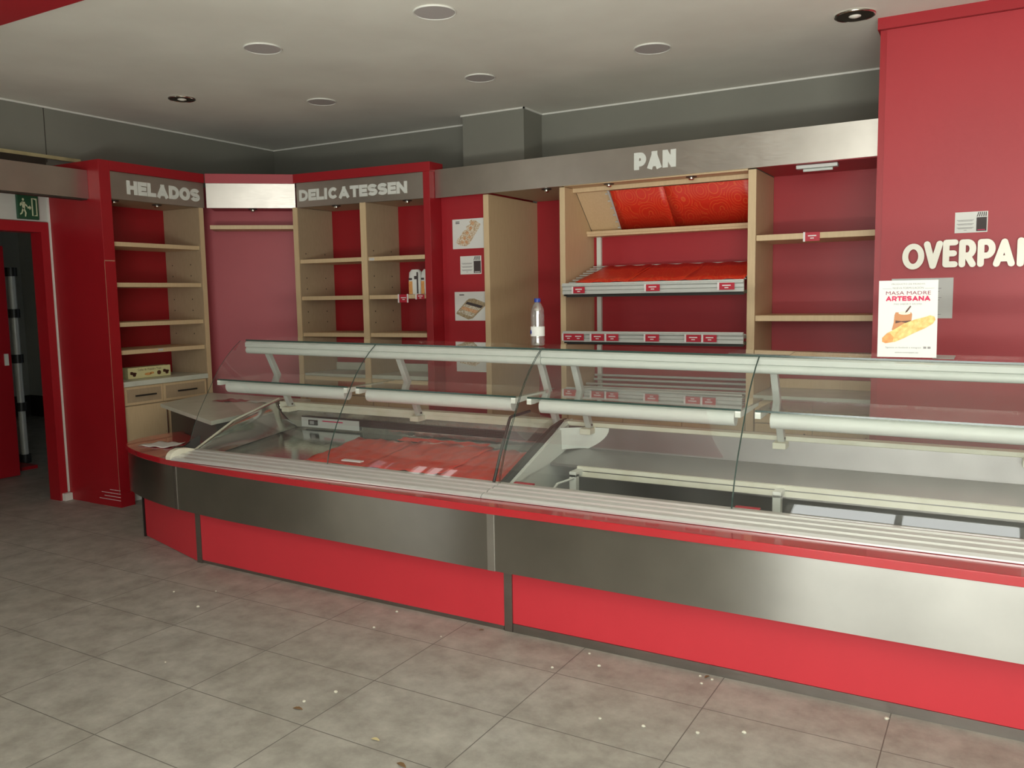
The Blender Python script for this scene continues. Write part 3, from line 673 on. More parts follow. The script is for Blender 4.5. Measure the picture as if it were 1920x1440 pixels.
# inclined upper box
BX(.669, 4.20, 2.226, 1.939, 4.235, 2.255).build('top_ledge', WOOD, u)
MB().prism([(.669, 4.236, 2.25), (.669, 4.53, 1.968), (.669, 4.555, 1.968), (.669, 4.26, 2.25)], (1.27, 0, 0)).build('inclined_panel', WOOD, u)
MB().tube([(.670, 4.238, 2.247), (.670, 4.53, 1.967)], .0018, 6).build('panel_seam', BROWN, u)
MB().box(.669, 4.44, 1.930, 1.939, 4.57, 1.967).box(.669, 4.43, 1.946, 1.939, 4.4399, 1.9665).build('lower_ledge', WOOD, u, bevel=.002)
for x in (.700, 1.905):
    MB().box(x, 4.545, .75, x + .034, 4.5700, 1.929).build('slotted_rail', WHITEP, u)
def incl(x, t, off=0): # t=0 top front, 1 bottom back
    a = Vector((x, 4.236, 2.25)); b_ = Vector((x, 4.53, 1.968)); n_ = Vector((0, -.69, -.72)); return a.lerp(b_, t) + n_ * off
r = thing('wire_rack', 'grey wire rack leaning on the slanted panel behind the upper red sheet', 'rack', (.90, 4.4, 1.97))
k = MB(); k.tube([incl(.925, .03, .02), incl(.925, .97, .02)], .009, 8)
for t_ in (.12, .28, .44, .60, .76, .90): k.tube([incl(.893, t_, .012), incl(1.93, t_, .012)], .006, 6)
k.build('rack_wires', ALU, r, smooth=True)
for a, b2, lab in ((.945, 1.34, 'left'), (1.335, 1.936, 'right')):
    s_ = MB().loft([[incl(a + (b2 - a) * i / 8, .02, .031) for i in range(9)], [incl(a - .02 * (lab == 'left') + (b2 - a + .02 * (lab == 'left')) * i / 8, .98, .031) for i in range(9)]])
    o = s_.build('tray_liner', SWIRL, smooth=True); tag(o, 'red swirl-patterned sheet on the slanted upper panel, %s half' % lab, 'sheet', 'red swirl-patterned liner sheets')
    sd = o.modifiers.new('thick', 'SOLIDIFY'); sd.thickness = .002
# bread shelves
def bread_shelf(z0, z1, label, sloping):
    r = thing('bread_shelf', label, 'shelf', (1.31, 3.97, z0), 'aluminium fronted bread shelves')
    h = z1 - z0; x0, x1 = .690, 1.944
    prof = [(3.985, 0), (3.975, .0), (3.975, .30), (3.982, .33), (3.975, .37), (3.975, .62), (3.970, .70), (3.962, .74), (3.962, .84), (3.970, .88), (3.970, 1.0), (3.99, 1.0), (3.99, .0)]
    MB().prism([(x0, y, z0 + t_ * h) for y, t_ in prof], (x1 - x0, 0, 0)).build('front_profile', ALU, r)
    k = MB(); zb = z0 + (.20 if sloping else .012)
    for i in range(9):
        f_ = i / 8; k.tube([(.700, 4.0 + .48 * f_, z1 - .012 + (zb - z1 + .012) * f_), (1.936, 4.0 + .48 * f_, z1 - .012 + (zb - z1 + .012) * f_)], .005, 6)
    k.build('shelf_wires', ALU, r, smooth=True)
    k = MB().box(.692, 3.99, z0 - .012, .700, 4.54, z0 + .01).box(1.930, 3.99, z0 - .012, 1.938, 4.54, z0 + .01).box(.70, 4.02, z0 - .02, 1.93, 4.05, z0)
    k.build('shelf_bracket', DARK, r)
bread_shelf(1.508, 1.584, 'upper aluminium fronted bread shelf holding red sheets', True)
bread_shelf(1.180, 1.253, 'lower aluminium fronted bread shelf, empty, with a row of price cards', False)
for a, b2, la in ((.775, 1.16, 'leftmost'), (1.15, 1.56, 'middle'), (1.545, 1.934, 'rightmost')):
    secs = []
    for j in range(5):
        f_ = j / 4; secs.append([(a + (b2 - a) * i / 8 + (.03 * f_ if a < .8 else 0), 4.005 + .455 * f_, 1.588 + .122 * f_ + .004 * math.sin(i * 2.1 + j * 1.3 + a * 9)) for i in range(9)])
    o = MB().loft(secs).build('tray_liner', SWIRL, smooth=True); tag(o, 'red liner sheet lying on the upper bread shelf, %s of three' % la, 'sheet', 'red swirl-patterned liner sheets')
    sd = o.modifiers.new('thick', 'SOLIDIFY'); sd.thickness = .0015
for x0, x1, s in ((.768, .866, 'at its left end'), (1.296, 1.402, 'at its middle'), (1.782, 1.890, 'at its right end')):
    price_card(x0, x1, 1.514 + (.006 if x0 > 1 else 0), 1.558 + (.006 if x0 > 1 else 0), 3.9615, 'red price card on the upper bread shelf, ' + s)
for i, (x0, x1, s) in enumerate(((.690, .856, 'wide double red price card at the left end of the lower bread shelf'), (.902, 1.006, 'red price card next to the wide double one on the lower bread shelf'),
        (1.012, 1.112, 'red price card left of centre with empty shelf front to its right'), (1.292, 1.398, 'lone red price card at the middle of the lower bread shelf'),
        (1.570, 1.678, 'left card of the right-hand pair on the lower bread shelf'), (1.682, 1.780, 'right card of the right-hand pair on the lower bread shelf'))):
    price_card(x0, x1, 1.190, 1.236, 3.9615, s, dbl=(i == 0))
price_card(2.275, 2.372, 1.805, 1.858, 4.0765, 'red price card on the upper shelf beside the red end wall')
# lower empty rack
r = thing('wire_rack', 'low empty metal rack in the PAN bay, seen through the display glass', 'rack', (1.3, 4.0, .85))
k = MB()
for y, z in ((4.0, .85), (4.03, .835), (4.2, .84), (4.34, .85), (4.48, .87), (4.50, .90)): k.tube([(.70, y, z), (1.936, y, z)], .009, 8)
for x in (.72, 1.91): k.box(x - .005, 3.99, .82, x + .005, 4.54, .835)
k.build('rack_rails', ALU, r, smooth=True)
def base_run(x0, x1, z1, n, lab, y0=4.08):
    b = thing('base_cabinet', lab, 'cabinet', ((x0 + x1) / 2, 4.3, 0), 'birch base cabinets')
    BX(x0, y0 + .02, .085, x1, 4.55, z1).build('carcass', WOODP, b)
    dw = (x1 - x0) / n
    for i in range(n):
        a = x0 + i * dw + .002; c = x0 + (i + 1) * dw - .002
        d = BX(a, y0, z1 - .15, c, y0 + .019, z1 - .003).build('drawer', WOOD, b, bevel=.003)
        xm = (a + c) / 2; MB().tube([(xm - .08, y0 - .022, z1 - .08), (xm + .08, y0 - .022, z1 - .08)], .006, 8).build('handle', DARK, d, smooth=True)
        d = BX(a, y0, .09, c, y0 + .019, z1 - .156).build('door', WOOD, b, bevel=.003)
        MB().tube([(c - .04, y0 - .022, z1 - .42), (c - .04, y0 - .022, z1 - .20)], .006, 8).build('handle', CHROME, d, smooth=True)
base_run(.672, 1.936, .74, 3, 'birch base cabinet beneath the bread shelves')
base_run(1.994, 2.706, .822, 2, 'birch base cabinet beside the red end wall')
wt = MB().box(1.993, 4.05, .8235, 2.707, 4.553, .852).build('worktop', MARBLE); tag(wt, 'pale stone worktop on the cabinet beside the red end wall', 'worktop')
k = BX(2.0, 4.528, .853, 2.700, 4.553, .915).build('splash_strip', WOOD); tag(k, 'pale board strip standing at the back of the right-hand worktop', 'board')
for x, s in ((.50, 'in the narrow bay'), (.98, 'above the slanted red sheet, left'), (1.56, 'above the slanted red sheet, right')):
    downlight(x, 4.12, 2.258, 'small chrome downlight under the PAN fascia, ' + s)
c = thing('tube_light', 'short slim tube light under the fascia beside the red end wall', 'lamp', (2.34, 4.12, 2.25))
BX(2.22, 4.10, 2.244, 2.46, 4.15, 2.266).build('housing', ALU, c, bevel=.003)
MB().tube([(2.26, 4.125, 2.235), (2.43, 4.125, 2.235)], .009, 12).build('lamp_tube', ALUW, c, smooth=True)

# ================================================================== RED END WALL SIGNS
notice(3.103, 3.255, 1.795, 1.903, 3.779, 'small white notice with dark logo block above the metal letters', True)
p = poster(3.0 - .195, 3.107, 1.345, 1.562, 3.779, 'grey-white printed sheet on the red end wall, half behind the standing poster', 'notice', PAPERG, name='paper_notice')
k = MB(); o = Vector((2.805, 3.7774, 1.345))
for z, a, b2 in ((.160, .12, .245), (.143, .12, .237), (.110, .12, .247), (.098, .12, .238), (.088, .12, .228), (.06, .12, .232), (.048, .12, .222), (.038, .12, .215), (.02, .17, .247)):
    k.prism([(2.805 + a, 3.7774, 1.345 + z), (2.805 + b2, 3.7774, 1.345 + z), (2.805 + b2, 3.7774, 1.348 + z), (2.805 + a, 3.7774, 1.348 + z)], (0, -.0006, 0))
k.build('printed_lines', INKG, p)
ls = thing('metal_lettering', 'pale metal capital letters fixed across the red end wall, ending at the frame', 'sign', (3.15, 3.775, 1.61))
def addl(ch, x0, x1, z0, z1, t):
    k = MB(); h = z1 - z0; w_ = (x1 - x0) / h
    M = lambda a, b: Vector((x0 + a * h, 3.758, z0 + b * h))
    for st in strokes(ch, w_, t, True): ribbon(k, st, t, M, Vector((0, -.006, 0)), True)
    k.build('letter', LETM, ls)
    M2 = lambda a, b: Vector((x0 + a * h, 3.779, z0 + b * h)); k = MB()
    k.tube([(x0 + .35 * (x1 - x0), 3.779, z0 + h * .6), (x0 + .35 * (x1 - x0), 3.758, z0 + h * .6)], .004, 6)
for ch, x0, x1, z0, z1 in (('O', 2.856, 2.964, 1.610, 1.748), ('V', 2.960, 3.052, 1.610, 1.758), ('E', 3.052, 3.124, 1.616, 1.762), ('R', 3.128, 3.208, 1.614, 1.760), ('P', 3.214, 3.296, 1.614, 1.758), ('A', 3.286, 3.384, 1.612, 1.758), ('N', 3.392, 3.484, 1.610, 1.758)):
    addl(ch, x0, x1, z0, z1, .215)

# ================================================================== COUNTER
OUT = [(-1.60, 2.80), (-1.665, 2.62), (-1.685, 2.44), (-1.655, 2.27), (-1.54, 2.12), (-1.30, 2.008), (-1.05, 1.935), (-.80, 1.885), (-.35, 1.835), (.1, 1.812), (.55, 1.795), (1.0, 1.778), (1.41, 1.763), (2.4, 1.748), (3.4, 1.735), (4.7, 1.72)]
def crom(P, n=6):
    P = [Vector(p) for p in P]; r = []
    for i in range(len(P) - 1):
        p0 = P[max(i - 1, 0)]; p1 = P[i]; p2 = P[i + 1]; p3 = P[min(i + 2, len(P) - 1)]
        for j in range(n):
            t = j / n; r.append(.5 * ((2 * p1) + (p2 - p0) * t + (2 * p0 - 5 * p1 + 4 * p2 - p3) * t * t + (3 * p1 - p0 - 3 * p2 + p3) * t ** 3))
    r.append(P[-1]); return r
def offset(P, d):
    r = []
    for i, p in enumerate(P):
        t = (P[min(i + 1, len(P) - 1)] - P[max(i - 1, 0)]).normalized(); r.append(p + Vector((-t.y, t.x)) * d)
    return r
S = crom(OUT)
ct = thing('serving_counter', 'long red counter base with steel band and rounded left end', 'counter', (1.4, 2.2, 0))
def band(mb, P, d0, d1, z0, z1):
    a = offset(P, d0); b_ = offset(P, d1)
    mb.loft([[(p.x, p.y, z0) for p in a], [(p.x, p.y, z1) for p in a], [(p.x, p.y, z1) for p in b_], [(p.x, p.y, z0) for p in b_], [(p.x, p.y, z0) for p in a]]); return mb
i_a = min(range(len(S)), key=lambda i: abs(S[i].x + .80) + (S[i].y > 2.3)); i_b = min(range(len(S)), key=lambda i: abs(S[i].x - 1.392))
for a, b2 in ((0, i_a), (i_a, i_b), (i_b, len(S) - 1)):
    band(MB(), S[a:b2 + 1], 0, .018, .300, .555).build('steel_band', STEELB, ct, smooth=True)
def strip_at(i, w_, z0, z1, m_, d=-.003, nm='cover_strip', off0=0.001):
    q = S[i]; t = (S[i + 1] - S[i - 1]).normalized(); n_ = Vector((-t.y, t.x)); a = q - t * w_ / 2; b_ = q + t * w_ / 2
    pts = [a + n_ * d, b_ + n_ * d, b_ - n_ * off0 * 0 + n_ * -.0002, a + n_ * -.0002]
    MB().zprism([(p.x, p.y) for p in pts], z0, z1).build(nm, m_, ct)
strip_at(i_a, .030, .300, .555, STRIP); strip_at(i_b, .036, .300, .556, STEEL)
Lg = offset(S, -.012)
inner = [(4.7, 2.12), (-.84, 2.12), (-.86, 2.281), (-1.60, 2.606), (-1.62, 2.80)]
lp = [(p.x, p.y) for p in Lg] + inner
MB().zprism(lp, .556, .590).build('red_ledge', REDL, ct, bevel=.004)
kick = [Vector((-1.25, 2.75)), Vector((-1.406, 2.118)), Vector((-.646, 1.895)), Vector((.4, 1.866)), Vector((1.45, 1.846)), Vector((4.7, 1.812))]
def kp(a, b2, nm='kick_panel', z0=.020, z1=.300, m_=REDK, t=.018):
    d = (b2 - a).normalized(); n_ = Vector((-d.y, d.x)); q = [a, b2, b2 + n_ * t, a + n_ * t]
    return MB().zprism([(p.x, p.y) for p in q], z0, z1).build(nm, m_, ct)
kp(kick[0], kick[1]); kp(kick[1] + Vector((.004, 0)), kick[2] - Vector((.02, -.006)), z0=.004)
sec = [Vector((-.626, 1.895)), Vector((-.1, 1.874)), Vector((.4, 1.861)), Vector((.9, 1.853)), Vector((1.425, 1.846))]
band(MB(), sec, 0, .018, .020, .300).build('kick_panel', REDK, ct, smooth=True)
kp(Vector((1.468, 1.846)), kick[5], z0=.040)
for x, y in ((-.636, 1.893), (1.447, 1.842)): BX(x - .0205, y - .002, .0, x + .0205, y + .03, .300).build('joint_strip', STRIP, ct)
BX(-1.416, 2.108, 0, -1.404, 2.13, .300).build('corner_strip', BLACK, ct)
band(MB(), [Vector((-.62, 1.898)), Vector((.4, 1.862)), Vector((1.42, 1.843))], .003, .02, .0, .0195).build('plinth', STRIP, ct)
band(MB(), [Vector((1.47, 1.841)), Vector((4.7, 1.808))], 0, .02, .0, .0395).build('plinth', STRIP, ct)

# ================================================================== DISPLAY CASES
def wc(p):
    return (p[0], p[1], p[2] + max(0, (p[2] - .6) / .62) * .0105 * (2.39 - p[0]))
GP = [(2.028, .606), (2.045, .67), (2.075, .74), (2.118, .82), (2.165, .89), (2.20, .94), (2.245, 1.005), (2.295, 1.07), (2.35, 1.125), (2.41, 1.175), (2.472, 1.217)]
def case(name_label, xs, x0, x1, posts, full):
    cs = thing('display_case', name_label, 'display case', ((x0 + x1) / 2, 2.4, .59), 'curved glass display cases')
    B = lambda mb, n, m_, **k: mb.build(n, m_, cs, warp=wc, **k)
    # bumper
    prof = [(1.862, .592), (1.862, .599), (1.876, .608), (1.900, .612), (1.908, .604), (1.916, .604), (1.924, .614), (1.950, .619), (1.958, .610), (1.966, .610), (1.974, .620), (1.996, .624), (2.004, .616), (2.012, .617), (2.020, .626), (2.055, .628), (2.055, .592)]
    B(MB().prism([(x0, y, z) for y, z in prof], (x1 - x0, 0, 0)), 'front_bumper', ALUB)
    # curved panes
    for a, b2 in zip(xs[:-1], xs[1:]):
        secs = [[(a + .002, y, z), (b2 - .002, y, z)] for y, z in GP]
        g = B(MB().loft(secs), 'curved_glass_pane', GLASS, smooth=True)
        for x in (a + .0015, b2 - .0015): MB().tube([(x, y, z) for y, z in GP], .0016, 5).build('glass_edge', GEDGE, g, warp=wc)
    # top glass and rail
    B(BX(x0, 2.472, 1.217, x1, 2.80, 1.224), 'top_glass', GLASSH)
    B(BX(x0, 2.469, 1.2165, x1, 2.472, 1.2245), 'top_glass_edge', GEDGE)
    B(MB().prism([(x0, y, z) for y, z in ((2.474, 1.214), (2.462, 1.205), (2.462, 1.182), (2.472, 1.178), (2.53, 1.178), (2.53, 1.214))], (x1 - x0, 0, 0)), 'top_rail', ALUW)
    B(MB().tube([(x0, 2.484, 1.161), (x1, 2.484, 1.161)], .021, 16), 'top_lamp_tube', ALUW, smooth=True)
    # middle shelf with lamp
    for a, b2 in zip(xs[:-1], xs[1:]):
        a2, b3 = a + .04, b2 - .02
        B(BX(a2, 2.243, 1.0, b3, 2.66, 1.007), 'glass_shelf', GLASSH)
        B(BX(a2, 2.2405, .9995, b3, 2.243, 1.0075), 'shelf_edge', GEDGE)
        B(MB().tube([(a2 + .06, 2.278, .963), (b3 - .03, 2.278, .963)], .034, 18), 'shelf_lamp', ALUW, smooth=True)
        for x in (a2 + .012, b3 - .012):
            B(MB().prism([(x - .012, y, z) for y, z in ((2.236, .999), (2.236, .972), (2.25, .972), (2.56, .985), (2.56, .999))], (.024, 0, 0)), 'shelf_bracket', WHITEP)
    for x in posts:
        B(MB().prism([(x - .016, y, z) for y, z in ((2.50, 1.18), (2.535, 1.18), (2.745, .79), (2.705, .79))], (.032, 0, 0)), 'post', ALU, bevel=.003)
        B(MB().box(x - .03, 2.66, .770, x + .03, 2.745, .800), 'post_foot', CREAMP, bevel=.003)
        B(MB().tube([(x + .0155, 2.712, .815), (x + .019, 2.712, .815)], .006, 8), 'post_screw', BLACK)
    # rear sill and body
    B(MB().box(x0, 2.735, .800, x1, 2.80, .822).box(x0, 2.735, .775, x1, 2.742, .80), 'rear_sill', CREAMP, bevel=.002)
    B(BX(x0, 2.80, .08, x1, 2.82, .82), 'rear_panel', STEELM)
    return cs, B
# ---- left case
cs, B = case('left glass display case lined with red film, rounded steel end wall', [-.85, .235, 1.298], -.80, 1.298, [-.68, .35, 1.355 - .09], True)
B(MB().box(-.82, 2.742, .66, 1.27, 2.748, .80), 'back_wall', STEELD)
B(MB().box(-.60, 2.728, .70, 1.25, 2.741, .742), 'air_grille', GRILLE)
def dz(y): return .602 + (y - 2.06) * .092
B(MB().prism([(-.82, 2.055, dz(2.055)), (-.82, 2.741, dz(2.74)), (-.82, 2.741, dz(2.74) - .02), (-.82, 2.055, dz(2.055) - .02)], (2.09, 0, 0)), 'deck', STEELD)
k = MB().prism([(-.835, y, z) for y, z in ((1.90, .592), (2.04, .60), (2.36, .735), (2.64, .80), (2.76, .826), (2.80, .826), (2.80, .30), (2.1, .30), (2.0, .592))], (.012, 0, 0))
B(k, 'end_wall', STEELD)
# inner fan of the left end, bulging inwards
fan = []
for j in range(9):
    f_ = j / 8; row = []
    top = [(2.06, .612), (2.2, .672), (2.36, .735), (2.52, .776), (2.64, .80), (2.735, .815)]
    for y, z in top:
        zb = dz(y) + .002; row.append((-.82 + .16 * (f_ ** 2), y, z + (zb - z) * f_))
    fan.append(row)
B(MB().loft(fan), 'end_fairing', STEELD, smooth=True)
B(MB().tube([(-.828, y, z + .004) for y, z in ((1.95, .60), (2.04, .607), (2.36, .742), (2.64, .807), (2.76, .832))], .006, 8), 'end_trim', CREAMP, smooth=True)
B(MB().prism([(-.845, 1.862 + a, .592 + b_) for a, b_ in ((0, 0), (0, .018), (.012, .036), (.035, .05), (.07, .056), (.13, .05), (.19, .034), (.19, 0))], (.045, 0, 0)), 'end_cap', CREAMP, bevel=.004)
B(MB().prism([(-.862, 1.885 + a, .592 + b_) for a, b_ in ((0, 0), (0, .022), (.02, .045), (.06, .06), (.12, .055), (.22, .10), (.24, .10), (.22, 0))], (.016, 0, 0)), 'end_gasket', BLACK, bevel=.003)
B(MB().box(-.535, 2.716, .690, -.46, 2.7275, .722), 'switch_plate', BLACK, bevel=.002)
B(MB().box(-.60, 2.724, .676, -.12, 2.728, .735), 'control_plate', ALU)
B(MB().box(-.52, 2.7145, .696, -.485, 2.716, .716), 'rocker_switch', INKG)
B(MB().box(-.42, 2.722, .716, -.25, 2.7238, .722), 'red_marking', PINK)
# right end wall of the left case and the glass divider with dark edge
PW = [(2.07, .600), (2.62, .790), (2.70, .822), (2.80, .826), (2.80, .30), (2.07, .30)]
B(MB().prism([(1.272, y, z) for y, z in PW], (.012, 0, 0)), 'end_wall', DARK)
B(MB().prism([(1.285, y, z) for y, z in ((2.07, .602), (2.17, .636), (2.60, .785), (2.70, .818), (2.72, .830), (2.60, .812), (2.07, .628))], (.022, 0, 0)), 'divider_trim', DARK)
B(MB().quad([(1.268, 2.04, .63), (1.268, 2.20, .905), (1.268, 2.40, .915), (1.268, 2.70, .83), (1.268, 2.62, .795)]), 'divider_glass', GLASSH)
B(MB().tube([(1.268, 2.035, .628), (1.268, 2.10, .75), (1.268, 2.19, .895), (1.268, 2.20, .908), (1.268, 2.225, .912), (1.268, 2.40, .915)], .0075, 8), 'divider_edge', BLACK, smooth=True)
# film sheets on the deck
def film(x0, x1, y0, y1, lab, sl=0, up=.004):
    secs = []
    for j in range(13):
        y = y0 + (y1 - y0) * j / 12
        secs.append([(x0 + (x1 - x0) * i / 24 + sl * (j / 12), y + .008 * math.sin(i * 1.1 + x0), dz(y) + up + .003 * math.sin(i * 1.3 + j * .7 + x0 * 5) + .003 * math.sin(i * .6 - j * 1.9)) for i in range(25)])
    o = MB().loft(secs).build('film_sheet', FILM, smooth=True, warp=wc); o.modifiers.new('thick', 'SOLIDIFY').thickness = .001
    tag(o, lab, 'plastic sheet', 'red film sheets in the left display case')
film(.0, .46, 2.10, 2.60, 'crinkled red plastic film on the display deck, beside the bare steel', -.02, .010)
film(.42, .92, 2.09, 2.62, 'crinkled red plastic film in the middle of the display deck', 0, .016)
film(.88, 1.262, 2.08, 2.61, 'crinkled red plastic film against the dividing wall of the left case', 0, .010)
film(.25, .85, 2.62, 2.70, 'narrow red film strip along the back of the display deck', 0, .008)
k = MB().box(.27, 2.105, .634, .40, 2.135, .640); o = k.build('price_rail_card', TAGW, warp=wc); tag(o, 'small loose pale card lying on the red film near the front glass', 'card')
# ---- right case
cs, B = case('right glass display case, empty, with open cream-railed well', [1.302, 2.395, 3.475, 4.55], 1.302, 4.55, [1.455, 2.447, 3.45, 4.4], False)
B(MB().prism([(1.310, y, z) for y, z in PW], (.010, 0, 0)), 'end_wall', WHITEP)
k = MB(); lobe = []
for j in range(7):
    f_ = j / 6; a = math.radians(90 * f_); row = []
    for i in range(7):
        b_ = i / 6; x = 1.32 + (.26 * math.sin(a)) * (1); z0_ = .80 - .10 * b_
        row.append((1.322 + .24 * f_ * (1 - .5 * b_ ** 2), 2.733 - .10 * (1 - f_) ** 2, .80 - .115 * b_))
    lobe.append(row)
B(MB().loft(lobe), 'corner_fairing', WHITEP, smooth=True)
B(MB().prism([(1.3205, y, z) for y, z in ((2.07, .600), (2.62, .786), (2.73, .81), (2.73, .672), (2.50, .636))], (.008, 0, 0)), 'side_lining', WHITEP)
B(MB().box(1.325, 2.7335, .685, 4.55, 2.7345, .80), 'back_wall', STEELM)
def dz2(y): return .640 + (y - 2.5) * .19
B(MB().prism([(1.33, y, z) for y, z in ((2.505, dz2(2.505)), (2.733, dz2(2.733)), (2.733, dz2(2.733) - .015), (2.505, dz2(2.505) - .015))], (3.2, 0, 0)), 'rear_shelf', STEELM)
B(MB().box(1.49, 2.485, .620, 4.5, 2.503, .640).box(1.49, 2.481, .590, 4.5, 2.486, .615), 'cream_rail', CREAMP)
for x in (1.505, 2.495, 3.485):
    B(MB().box(x - .018, 2.40, .28, x + .018, 2.44, .615).box(x - .018, 2.40, .60, x + .018, 2.56, .628), 'support', WHITEP, bevel=.002)
B(MB().prism([(1.33, y, z) for y, z in ((2.06, .592), (2.08, .592), (2.14, .30), (2.72, .26), (2.72, .24), (2.10, .28))], (3.2, 0, 0)), 'well_tray', WELL)
B(MB().tube([(1.52, 2.42, .60), (1.47, 2.30, .585), (1.44, 2.20, .50), (1.43, 2.10, .42)], .006, 8), 'cable', WHITEP, smooth=True)
B(MB().box(1.33, 2.8205, .70, 4.5, 2.93, .785), 'rear_vent', GRILLE)
for x0, x1, s in ((1.36, 1.46, 'beside the dividing wall'), (2.40, 2.50, 'beneath the pane joint of the right case')):
    o = BX(x0, 2.062, .615, x1, 2.085, .630).build('rail_card', TAG, warp=wc); tag(o, 'thin red card strip on the front edge, ' + s, 'card')
# square pad left on the top glass
o = MB().zprism([(2.25, 2.50), (2.52, 2.50), (2.50, 2.72), (2.24, 2.74)], 1.2245, 1.2262).build('plastic_sleeve', glass_mat('clear_sleeve', (.85, .83, .85), .22, 1.5), warp=wc); tag(o, 'clear plastic sleeve lying on the top glass below the right upright', 'sleeve')
o = MB().zprism([(3.08, 2.56), (3.16, 2.56), (3.16, 2.76), (3.08, 2.76)], 1.2245, 1.2255).build('paper_slip', PAPERG, warp=wc); tag(o, 'grey paper slip on the top glass just behind the standing poster', 'paper')

# ================================================================== THINGS ON THE CASE
ps = thing('standing_poster', 'white standing poster of flour sack and baguette on the glass top', 'poster', (2.98, 2.5, 1.2245))
def wp(p):  # a few degrees of lean, slight turn
    x, y, z = p; return (x + .010 * (z - 1.2245) * -1.2 + .002, y + .10 * (z - 1.2245), z)
PX, PZ, PW_, PH = 2.874, 1.224, .222, .316
BX(PX, 2.499, PZ, PX + PW_, 2.502, PZ + PH).build('sheet', PAPER, ps, warp=wp)
MB().prism([(PX + .08, 2.503, PZ), (PX + .15, 2.503, PZ), (PX + .15, 2.503, PZ + .2), (PX + .08, 2.503, PZ + .2)], (0, .002, 0)).prism([(PX + .09, 2.505, PZ + .2), (PX + .14, 2.505, PZ + .2), (PX + .14, 2.60, PZ + .002), (PX + .09, 2.60, PZ + .002)], (0, .003, 0)).build('easel_back', PAPERG, ps, warp=wp)
def ptxt(s, cx, z, size, m_, width, fat=0):
    o = text_obj(s, (PX + cx, 2.4988, PZ + z), X3, V_, size, m_, ps, align='CENTER', width=width, fat=fat)
    org = ORG[ps.name]
    for q in o.data.vertices: q.co = Vector(wp(q.co + org)) - org
ptxt('PRODUCTO DE PASADAS', .111, .298, .0085, INKG, .125)
ptxt('NUEVA FORMULACIÓN', .111, .281, .011, INKG, .115)
ptxt('MASA MADRE', .111, .2575, .0205, mat('plum_ink', (.28, .04, .08), .6), .168)
k = word('ARTESANA', (PX + .027, 2.4988, PZ + .232), (1, 0, 0), (0, 0, 1), .168, .0195, t=.27, depth=.0006); k.build('title_lettering', PINK, ps, warp=wp)
ptxt('MAS SABOR Y AROMA', .111, .216, .0085, INKG, .105)
ptxt('Síguenos en facebook e instagram', .098, .037, .0095, INKG, .135)
ptxt('www.overpani.es', .111, .017, .0105, INKG, .088)
def pp(pts, m_, nm, d=.0008, y=2.4989): MB().prism([(PX + a * PW_, y, PZ + b * PH) for a, b in pts], (0, -d, 0)).build(nm, m_, ps, warp=wp)
pp([(.78, .115), (.83, .115), (.83, .142), (.78, .142)], INKG, 'social_icon'); pp([(.85, .115), (.90, .115), (.90, .142), (.85, .142)], INKG, 'social_icon')
pp([(.06, .893), (.22, .893), (.22, .896), (.06, .896)], INKG, 'rule_line'); pp([(.78, .893), (.94, .893), (.94, .896), (.78, .896)], INKG, 'rule_line')
pp([(.24, .36), (.30, .31), (.50, .33), (.56, .40), (.58, .56), (.56, .585), (.30, .585), (.28, .55), (.27, .45)], SACK, 'flour_sack')
pp([(.30, .44), (.40, .46), (.52, .44), (.56, .48), (.40, .47), (.30, .48)], CHOC, 'sack_fold', y=2.4980)
pp([(.34 + .11 + .105 * math.cos(i * .524), .575 + .022 * math.sin(i * .524)) for i in range(12)], FLOUR, 'flour', y=2.4980)
pp([(.46, .575), (.50, .595), (.56, .66), (.545, .672), (.51, .64), (.47, .60)], CHOC, 'scoop', y=2.4972)
lo = [(.08, .20), (.14, .18), (.30, .20), (.45, .25), (.60, .31), (.80, .38), (.93, .44), (.97, .49), (.95, .53), (.88, .545), (.78, .52), (.62, .49), (.45, .44), (.30, .37), (.16, .31), (.08, .25)]
pp(lo, BREAD, 'baguette', y=2.4966)
pp([(.08, .20), (.14, .18), (.26, .20), (.28, .26), (.22, .31), (.16, .31), (.08, .25)], BREAD2, 'baguette_tip', y=2.4958)
for a in (.34, .48, .62, .76): pp([(a, .24 + (a - .3) * .35), (a + .10, .33 + (a - .3) * .35), (a + .07, .355 + (a - .3) * .35), (a - .02, .28 + (a - .3) * .35)], BREAD3, 'baguette_slash', y=2.4958)

bt = thing('water_bottle', 'clear plastic water bottle with blue cap standing on the glass top', 'bottle', (1.205, 2.62, 1.238))
bc = (1.205, 2.62, 1.2385)
pr = [(.026, .0), (.034, .004), (.0365, .012), (.0365, .045), (.034, .052), (.036, .058), (.0365, .10), (.034, .108), (.0365, .116), (.0335, .126), (.0368, .136), (.034, .146), (.0368, .157), (.034, .168), (.0345, .182), (.030, .200), (.022, .218), (.014, .228), (.0125, .236)]
MB().lathe(bc, pr, 32).build('bottle_body', PET, bt, smooth=True)
MB().lathe(bc, [(.0370, .052), (.0372, .055), (.0372, .099), (.037, .102)], 32).build('paper_label', PAPER, bt, smooth=True)
k = MB().prism([(bc[0] - .030, bc[1] - .0245, bc[2] + .066), (bc[0] - .024, bc[1] - .0295, bc[2] + .062), (bc[0] - .018, bc[1] - .0335, bc[2] + .072), (bc[0] - .024, bc[1] - .0295, bc[2] + .086), (bc[0] - .030, bc[1] - .0245, bc[2] + .08)], (-.001, -.001, 0)); k.build('blue_emblem', BLUE, bt)
MB().lathe(bc, [(.0165, .230), (.017, .232), (.017, .248), (.0155, .250)], 24).build('cap', BLUE, bt, smooth=True)

